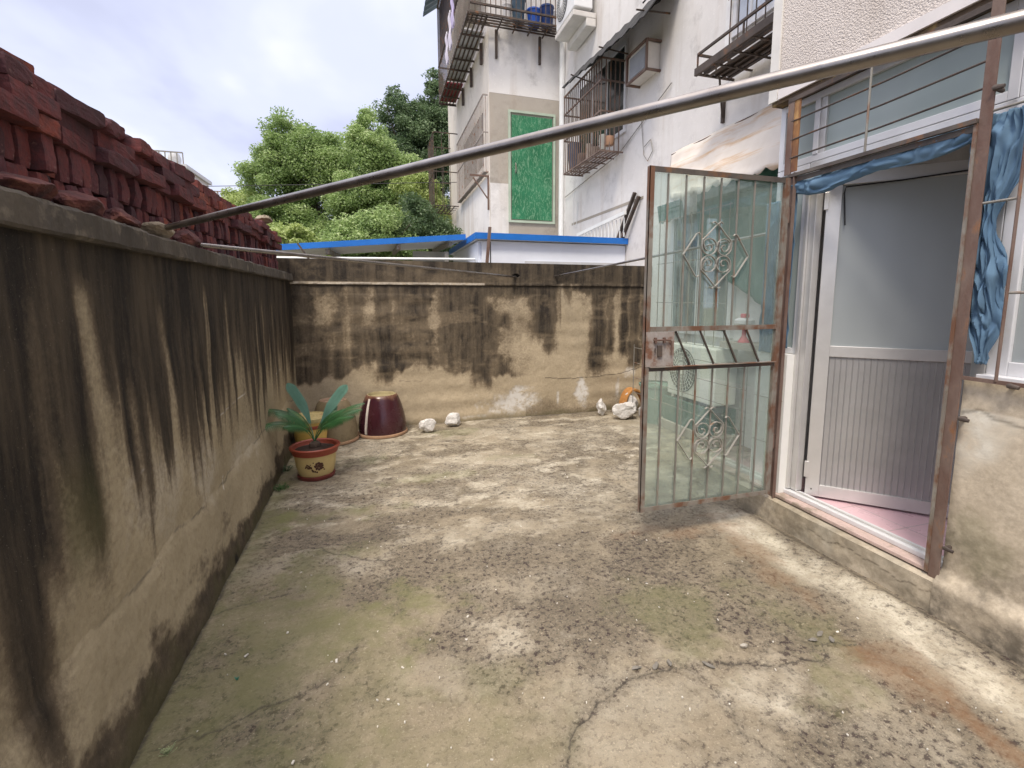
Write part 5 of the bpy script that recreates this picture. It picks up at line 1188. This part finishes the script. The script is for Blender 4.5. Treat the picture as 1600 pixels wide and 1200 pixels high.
# laundry on the side cage
for i, (y, zt, w, h, lab) in enumerate([(9.9, 6.75, .22, .62, 'white garment hanging outside the side balcony cage'), (10.35, 6.6, .2, .55, 'pale towel hanging beside the white garment'), (9.55, 6.85, .2, .5, 'lavender garment hanging nearest on the side balcony cage')]):
    V = []; nu, nv = 12, 12
    for a in range(nu+1):
        for b_ in range(nv+1): V.append((1.50-.02*math.sin(a*1.3)-.01*math.sin(b_), y+w*(a/nu-.5)*(1-.2*math.sin(b_*.5)), zt-h*b_/nv))
    q = MB().add(V, [(a*(nv+1)+c_, (a+1)*(nv+1)+c_, (a+1)*(nv+1)+c_+1, a*(nv+1)+c_+1) for a in range(nu) for c_ in range(nv)]); q.smooth = True
    o = q.build('garment', mat_cloth('garment%d' % i, (.55, .48, .75, 1) if i == 2 else (.72, .70, .76, 1), (.7, .66, .82, 1))); o.modifiers.new('s', 'SOLIDIFY').thickness = .004; tag(o, lab, 'garment')
# lower side cages
cage('window_cage', XS-.10, XS-.013, 9.0, 12.0, 3.72, 5.03, 26, 2, 'rusty barred cage along the side wall left of the green panel', 'cage_pale', hz=(4.4,))
fb('side_window', 'dark_window', (XS-.010, 9.5, 3.95), (XS-.0015, 11.6, 4.9))
t = cage('window_cage', 1.42, XS-.013, 12.4, 13.6, 3.7, 5.4, 8, 3, 'farther barred cage jutting toward the trees at the end of the wing', 'rust_dark', hz=(4.5,))
fb('rear_wing', 'facade_side', (XS-.0, 12.81, 0), (XS+2, 14.0, 8))
t = empty('shelf_bracket', (1.9, 8.98, 3.5), 'rusty triangular bracket under the side window cage corner', 'bracket')
MB().bar((1.66, 8.98, 3.64), (XS-.01, 8.98, 3.64), .03, .03).bar((XS-.025, 8.98, 3.05), (XS-.025, 8.98, 3.62), .03, .03).bar((1.72, 8.98, 3.60), (XS-.04, 8.98, 3.25), .02, .02).build('frame', M['rust'], t)
# cables
def cable(pts, label, r_=.006, mat='black_cord'):
    P = []
    for a, b_ in zip(pts[:-1], pts[1:]):
        for i in range(8): P.append(Vector(a).lerp(Vector(b_), i/8))
    P.append(Vector(pts[-1])); tag(MB().tube(P, r_, 6).build('cable', M[mat]), label, 'cable')
cable([(2.92, 5.2, 4.68), (2.9, 4.6, 4.66), (2.9, 4.4, 4.72), (2.92, 4.0, 4.9)], 'black cable running up from the corner of the dark rain sheet', .009)
cable([(XF-.02, 8.7, 3.3), (XF-.02, 6.6, 3.50), (XF-.02, 5.3, 3.95)], 'thin grey cable rising across the facade below the barred window', .006, 'iron_bar')
cable([(XF-.015, 6.0, 3.85), (XF-.015, 5.9, 3.3), (XF-.015, 5.8, 3.2), (XF-.015, 5.68, 3.3), (XF-.015, 5.74, 3.45), (XF-.015, 5.9, 3.4)], 'loop of thin pale wire on the facade', .004, 'iron_bar')
cable([(XF-.015, 8.3, 3.3), (XF-.015, 8.3, 2.75), (XF-.015, 8.15, 2.7), (XF-.015, 8.1, 3.1)], 'white wire loop hanging near the drainpipe', .004, 'pvc')
cable([(-14, 16, 4.35), (-4, 14, 4.12), (2.0, 12.6, 4.32)], 'overhead wire passing before the trees', .008)
fb('plaster_scar', 'cement', (XF-.004, 5.9, 2.75), (XF-.001, 8.4, 2.79))

# ================================================================== SHEDS
sh = empty('blue_roofed_shed', (2.3, 6.5, 0), 'low shed of white panels with a blue roof edge behind the cross wall', 'shed')
part_box('wall', M['panel'], sh, (1.32, 6.36, 0), (XF-.004, 6.40, 2.19)); part_box('wall', M['panel'], sh, (1.28, 6.41, 0), (1.318, 8.6, 2.19))
part_box('corner_strip', M['plastic_dark'], sh, (1.425, 6.352, 1.6), (1.437, 6.3585, 2.18))
part_box('fascia', M['blue'], sh, (1.24, 6.28, 2.205), (XF-.004, 6.30, 2.285))
part_box('fascia', M['blue'], sh, (1.22, 6.28, 2.205), (1.238, 8.7, 2.285))
MB().box((1.24, 6.301, 2.23), (XF-.006, 8.7, 2.25)).build('roof', plain('grey_roof_sheet', (.30, .31, .32), .7), sh)
part_box('soffit', M['panel'], sh, (1.24, 6.302, 2.205), (XF-.008, 8.7, 2.227)); part_box('base_panel', plain('grey_panel', (.55, .56, .58), .6), sh, (1.9, 6.345, 1.5), (XF-.01, 6.3585, 1.945))
cn_ = empty('canopy_shed', (.0, 7.5, 0), 'open canopy with white sloping underside and blue edge left of the shed', 'canopy')
# sloping roof (rises to the right/back)
b = MB(); b.add([(-1.9, 6.95, 1.99), (1.21, 6.95, 2.27), (1.21, 9.2, 2.37), (-1.9, 9.2, 2.09), (-1.9, 6.95, 2.015), (1.21, 6.95, 2.295), (1.21, 9.2, 2.395), (-1.9, 9.2, 2.115)], [(0, 3, 2, 1), (4, 5, 6, 7), (0, 1, 5, 4), (1, 2, 6, 5), (2, 3, 7, 6), (3, 0, 4, 7)]); b.build('roof', M['panel'], cn_)
b = MB(); b.bar((-1.9, 6.93, 2.02), (1.21, 6.93, 2.30), .02, .075); b.build('fascia', M['blue'], cn_)
for x in (-.6, .3, 1.0): MB().bar((x, 6.98, 2.02+.09*(x+1)), (x, 9.1, 2.12+.09*(x+1)), .05, .06).build('rafter', M['iron_bar'], cn_)
part_box('back_wall', M['cement'], cn_, (-1.9, 9.2, 0), (.4, 9.25, 2.08)); part_box('side_panel', plain('side_white', (.6, .62, .62), .7), cn_, (.6, 8.6, 0), (1.2, 8.65, 2.24))
for x in (-1.8, .95): MB().bar((x, 7.05, 0), (x, 7.05, 2.1), .06, .06).build('post', M['iron_bar'], cn_)
pipe('pvc_pipe', (-1.25, 6.6, 1.93), (1.27, 6.6, 1.97), .016, M['pvc'], 'white plastic pipe running under the blue canopy edge', 'pipe')
tag(MB().bar((1.30, 6.1, 1.6), (1.37, 6.1, 2.33), .035, .035).build('rusty_post', M['rust']), 'rusty iron post leaning before the blue shed corner', 'post')
tag(MB().bar((-.68, 6.3, 1.8), (-.86, 6.3, 2.08), .02, .02).build('stick', M['rust_dark']), 'short dark stick poking up behind the far end of the brick stack', 'stick')
for i, (y0, y1, lab) in enumerate([(6.46, 6.06, 'longer dark rod leaning on the facade above the blue roof'), (6.32, 5.95, 'shorter dark rod leaning beside the longer one')]):
    tag(MB().bar((3.32, y0, 2.28), (3.36, y1, 2.86-.07*i), .045, .03).build('rod', M['rust_dark']), lab, 'rod')
t = empty('roof_railing', (3.3, 7, 2.3), 'white slatted frame leaning on the facade above the blue roof', 'railing')
MB().bar((3.3, 7.9, 2.52), (3.3, 6.2, 2.62), .03, .05).build('top_rail', M['pvc'], t)
for i in range(14): MB().bar((3.31, 6.25+i*.12, 2.3), (3.31, 6.25+i*.12, 2.56), .012, .015).build('slat', M['pvc'], t)

# ================================================================== TREES
def leaf_mat(name, a, b, c):
    m = NM(name); r_, g_, b_, _ = m.attr('leaf'); ramp = m.N('ShaderNodeValToRGB'); e = ramp.color_ramp.elements
    e[0].position = 0; e[0].color = a; e[1].position = 1; e[1].color = c; x = e.new(.5); x.color = b; m.L(r_, ramp.inputs[0])
    m.col(ramp.outputs[0]); m.rough(.45); t = m.N('ShaderNodeBsdfTranslucent'); m.L(m.mix(.5, ramp.outputs[0], b), t.inputs[0])
    x = m.N('ShaderNodeMixShader'); x.inputs[0].default_value = .42; m.L(m.b.outputs[0], x.inputs[1]); m.L(t.outputs[0], x.inputs[2]); m.L(x.outputs[0], m.o.inputs[0]); return m.m
LM = {'bright': leaf_mat('fresh_leaves', (.15, .23, .075, 1), (.30, .42, .15, 1), (.50, .60, .28, 1)),
      'dark': leaf_mat('dark_leaves', (.065, .115, .055, 1), (.13, .20, .09, 1), (.27, .36, .19, 1)),
      'yellow': leaf_mat('yellow_green_leaves', (.24, .32, .09, 1), (.40, .49, .17, 1), (.56, .63, .28, 1))}
BARK = weather('bark', (.06, .045, .035), (.10, .08, .06), None, 8, rough=.95, bump=.8)
def tree(name, x, y, blobs, leaf, n, size, label, mat, seed, trunk=.12):
    rs = np.random.RandomState(seed); t = empty(name, (x, y, -.05), label, 'tree', kind=None)
    # blobs: (cx, cy, cz, rx, ry, rz) relative to x, y
    vol = np.array([b_[3]*b_[4]*b_[5] for b_ in blobs])**.75; cnt = (n*vol/vol.sum()).astype(int)
    P = []; Sh = []
    for (cx, cy, cz, rx, ry, rz), c_ in zip(blobs, cnt):
        # sub-clumps on the shell of each blob
        k = max(26, int(34*(rx*ry*rz)**.5)); d = rs.normal(size=(k, 3)); d /= np.linalg.norm(d, axis=1)[:, None]; rr = rs.uniform(.35, 1.0, k)**.5
        cc = d*rr[:, None]*np.array([rx, ry, rz])+np.array([cx+x, cy+y, cz]); cs = rs.uniform(.24, .48, k)*min(rx, rz)*1.1; tone = rs.uniform(-.30, .30, k)
        w_ = rs.randint(0, k, c_); dd = rs.normal(size=(c_, 3)); dd /= np.linalg.norm(dd, axis=1)[:, None]; rr = rs.uniform(0, 1, c_)**.45*(1+.25*(rs.rand(c_)**4))
        P.append(cc[w_]+dd*rr[:, None]*cs[w_][:, None]*np.array([1.15, 1.15, .8])); Sh.append(np.clip(.45+tone[w_]+rs.uniform(-.28, .28, c_), 0, 1))
    P = np.vstack(P); Sh = np.concatenate(Sh); N_ = len(P)
    a = rs.uniform(0, 2*np.pi, N_); tilt = rs.normal(-.35, .5, N_); u = np.stack([np.cos(a)*np.cos(tilt), np.sin(a)*np.cos(tilt), np.sin(tilt)], 1)
    v = np.cross(u, rs.normal(size=(N_, 3))); v /= np.linalg.norm(v, axis=1)[:, None]; s_ = size*rs.uniform(.65, 1.3, N_)[:, None]
    q = np.stack([P, P+u*s_*.45+v*s_*.24, P+u*s_, P+u*s_*.45-v*s_*.24], 1).reshape(-1, 3)-np.array(wloc(t))
    me = bpy.data.meshes.new('crown'); me.vertices.add(4*N_); me.vertices.foreach_set('co', q.ravel().astype(np.float32)); me.loops.add(4*N_); me.loops.foreach_set('vertex_index', np.arange(4*N_, dtype=np.int32))
    me.polygons.add(N_); me.polygons.foreach_set('loop_start', (np.arange(N_)*4).astype(np.int32)); me.update(calc_edges=True)
    at = me.attributes.new('leaf', 'FLOAT_COLOR', 'POINT'); D = np.ones((4*N_, 4), np.float32); D[:, 0] = np.repeat(Sh, 4); at.data.foreach_set('color', D.ravel()); me.materials.append(mat)
    o = bpy.data.objects.new('crown', me); C.objects.link(o); o.parent = t
    b = MB(); rnd = random.Random(seed); zc = min(b_[2]-b_[5] for b_ in blobs); base = Vector((x, y, -.05)); fork = Vector((x+.1, y, max(.8, zc*.7)))
    b.tube([base, base.lerp(fork, .5)+Vector((.05, 0, 0)), fork], [trunk, trunk*.8, trunk*.65], 10)
    for cx, cy, cz, rx, ry, rz in blobs:
        e_ = Vector((x+cx, y+cy, cz+rz*.1)); m_ = fork.lerp(e_, .5)+Vector((rnd.uniform(-.2, .2), 0, .25)); b.tube([fork, m_, e_], [trunk*.5, trunk*.3, .02], 7)
        for k in range(5): d = Vector((rnd.uniform(-1, 1)*rx, rnd.uniform(-1, 1)*ry, rnd.uniform(-.4, .8)*rz))*.62; b.tube([m_, (m_+e_+d)*.5, e_+d], [trunk*.2, trunk*.12, .008], 5)
    b.build('trunk', BARK, t); return t
tree('broadleaf_tree', -1.6, 16, [(-.6, 0, 5.9, .62, .7, .75), (-.1, 0, 5.9, .5, .5, .5), (-.95, 0, 5.3, .55, .6, .7), (-.2, .2, 5.1, 1.1, 1.0, .9), (-1.1, .1, 4.7, .8, .9, .9), (.7, 0, 5.5, .8, .8, .85), (.2, 0, 3.9, 1.3, 1.1, .9), (-1.2, -.2, 3.5, .8, .9, .8), (.3, .1, 2.9, 1.4, 1.1, .8), (-.9, 0, 2.6, 1.0, .9, .8)], 0, 150000, .078, 'tall bright green tree, largest crown above the canopy', LM['bright'], 1, .14)
tree('broadleaf_tree', -3.7, 17, [(0, 0, 4.0, .65, .8, .75), (-.25, 0, 3.2, .85, .9, .8), (.5, 0, 3.4, .8, .8, .9), (.3, 0, 2.4, 1.1, .9, .8), (1.2, -.3, 3.4, .7, .7, .9)], 0, 70000, .08, 'light green lower tree at the left end of the row above the bricks', LM['yellow'], 2, .1)
tree('broadleaf_tree', .2, 15, [(-.2, 0, 5.4, .7, .7, .85), (.45, .1, 4.8, .75, .8, .8), (-.5, 0, 4.3, .9, .9, .8), (.4, 0, 3.7, .9, .9, .8), (-.3, 0, 3.1, 1.1, .9, .8), (.7, 0, 2.6, .8, .9, .8), (-.2, 0, 6.1, .45, .5, .5)], 0, 115000, .075, 'mid green tree in the middle, between the largest and the dark tree', LM['bright'], 3, .12)
tree('broadleaf_tree', 1.75, 18, [(-.95, 0, 7.5, .55, .5, .9), (-.8, 0, 6.8, .7, .6, .9), (-.95, 0, 8.1, .28, .3, .45), (.45, 0, 7.9, .60, .5, 1.1), (.40, 0, 8.8, .3, .3, .5), (-.2, 0, 7.6, .45, .4, .6), (.35, 0, 7.3, .7, .7, .9), (-.25, 0, 7.1, .6, .6, .6), (.6, 0, 6.3, .7, .7, .8), (-.3, 0, 6.8, .95, .8, .9), (.6, 0, 7.0, .7, .7, .9), (-.7, 0, 5.8, .9, .8, .8), (.3, 0, 5.7, .95, .8, .9), (-.2, 0, 4.5, 1.2, .9, .9), (.6, 0, 3.6, 1.0, .9, .9), (-.5, 0, 3.3, 1.0, .9, .8)], 0, 140000, .082, 'dark tall tree with two pointed tops beside the building', LM['dark'], 4, .14)
tree('shrub_tree', 1.05, 12.2, [(0, 0, 3.2, .55, .6, .6), (.3, 0, 2.7, .6, .6, .6), (-.35, 0, 2.6, .6, .6, .5)], 0, 32000, .075, 'small dark shrub tree at the corner of the wing above the shed', LM['dark'], 5, .06)
tree('shrub_tree', -1.75, 11.5, [(0, 0, 2.6, .5, .5, .45), (.45, 0, 2.3, .5, .5, .4), (-.45, 0, 2.25, .45, .5, .4)], 0, 20000, .08, 'yellow-green bushy sapling just beyond the end of the brick stack', LM['yellow'], 6, .05)
tree('shrub_tree', -.2, 11.8, [(0, 0, 2.7, .7, .6, .55), (.6, 0, 2.8, .6, .6, .6), (-.6, 0, 2.5, .55, .5, .5)], 0, 32000, .075, 'mid green bush behind the canopy roof in the middle', LM['bright'], 7, .06)
tree('shrub_tree', 1.15, 14.2, [(0, 0, 4.3, .55, .6, .55), (.2, 0, 3.7, .7, .6, .6)], 0, 24000, .075, 'yellow-green sapling before the dark tall tree', LM['yellow'], 8, .06)

# ================================================================== DISTANT BUILDINGS
def far_building(x, y, w, d, h, label, seed):
    t = empty('distant_building', (x, y, 0), label, 'building'); rnd = random.Random(seed)
    part_box('wall', plain('far_wall%d' % seed, (.62, .58, .56), .9), t, (x-w/2, y, 0), (x+w/2, y+d, h)); part_box('roof', plain('far_roof%d' % seed, (.5, .5, .5), .9), t, (x-w/2-.2, y-.2, h), (x+w/2+.2, y+d+.2, h+.25))
    for i in range(5):
        for k in range(int(h/3)): part_box('window', M['dark_window'], t, (x-w/2+.4+i*w/5.2, y-.03, 1+k*3), (x-w/2+.4+i*w/5.2+w/10, y-.002, 2.4+k*3))
    q = MB()
    for i in range(11): q.bar((x-w/2+w*i/10, y-.1, h+.25), (x-w/2+w*i/10, y-.1, h+1.0), .06, .06)
    q.bar((x-w/2, y-.1, h+1.0), (x+w/2, y-.1, h+1.0), .08, .08); q.build('railing', M['iron_bar'], t)
    for i in range(3): MB().lathe((x-w/3+i*w/3.2, y+.6, h+.25), [(.35, 0), (.4, .5), (.3, .8)], 12).build('water_tank', plain('tank%d_%d' % (seed, i), (.5, .5, .5), .5), t)
far_building(-13.9, 40, 3.4, 5, 10.2, 'distant pale building with roof railing rising over the brick stack', 1)
far_building(-12.2, 46, 3.4, 5, 8.9, 'far low pale building left of the trees behind the bricks', 2)
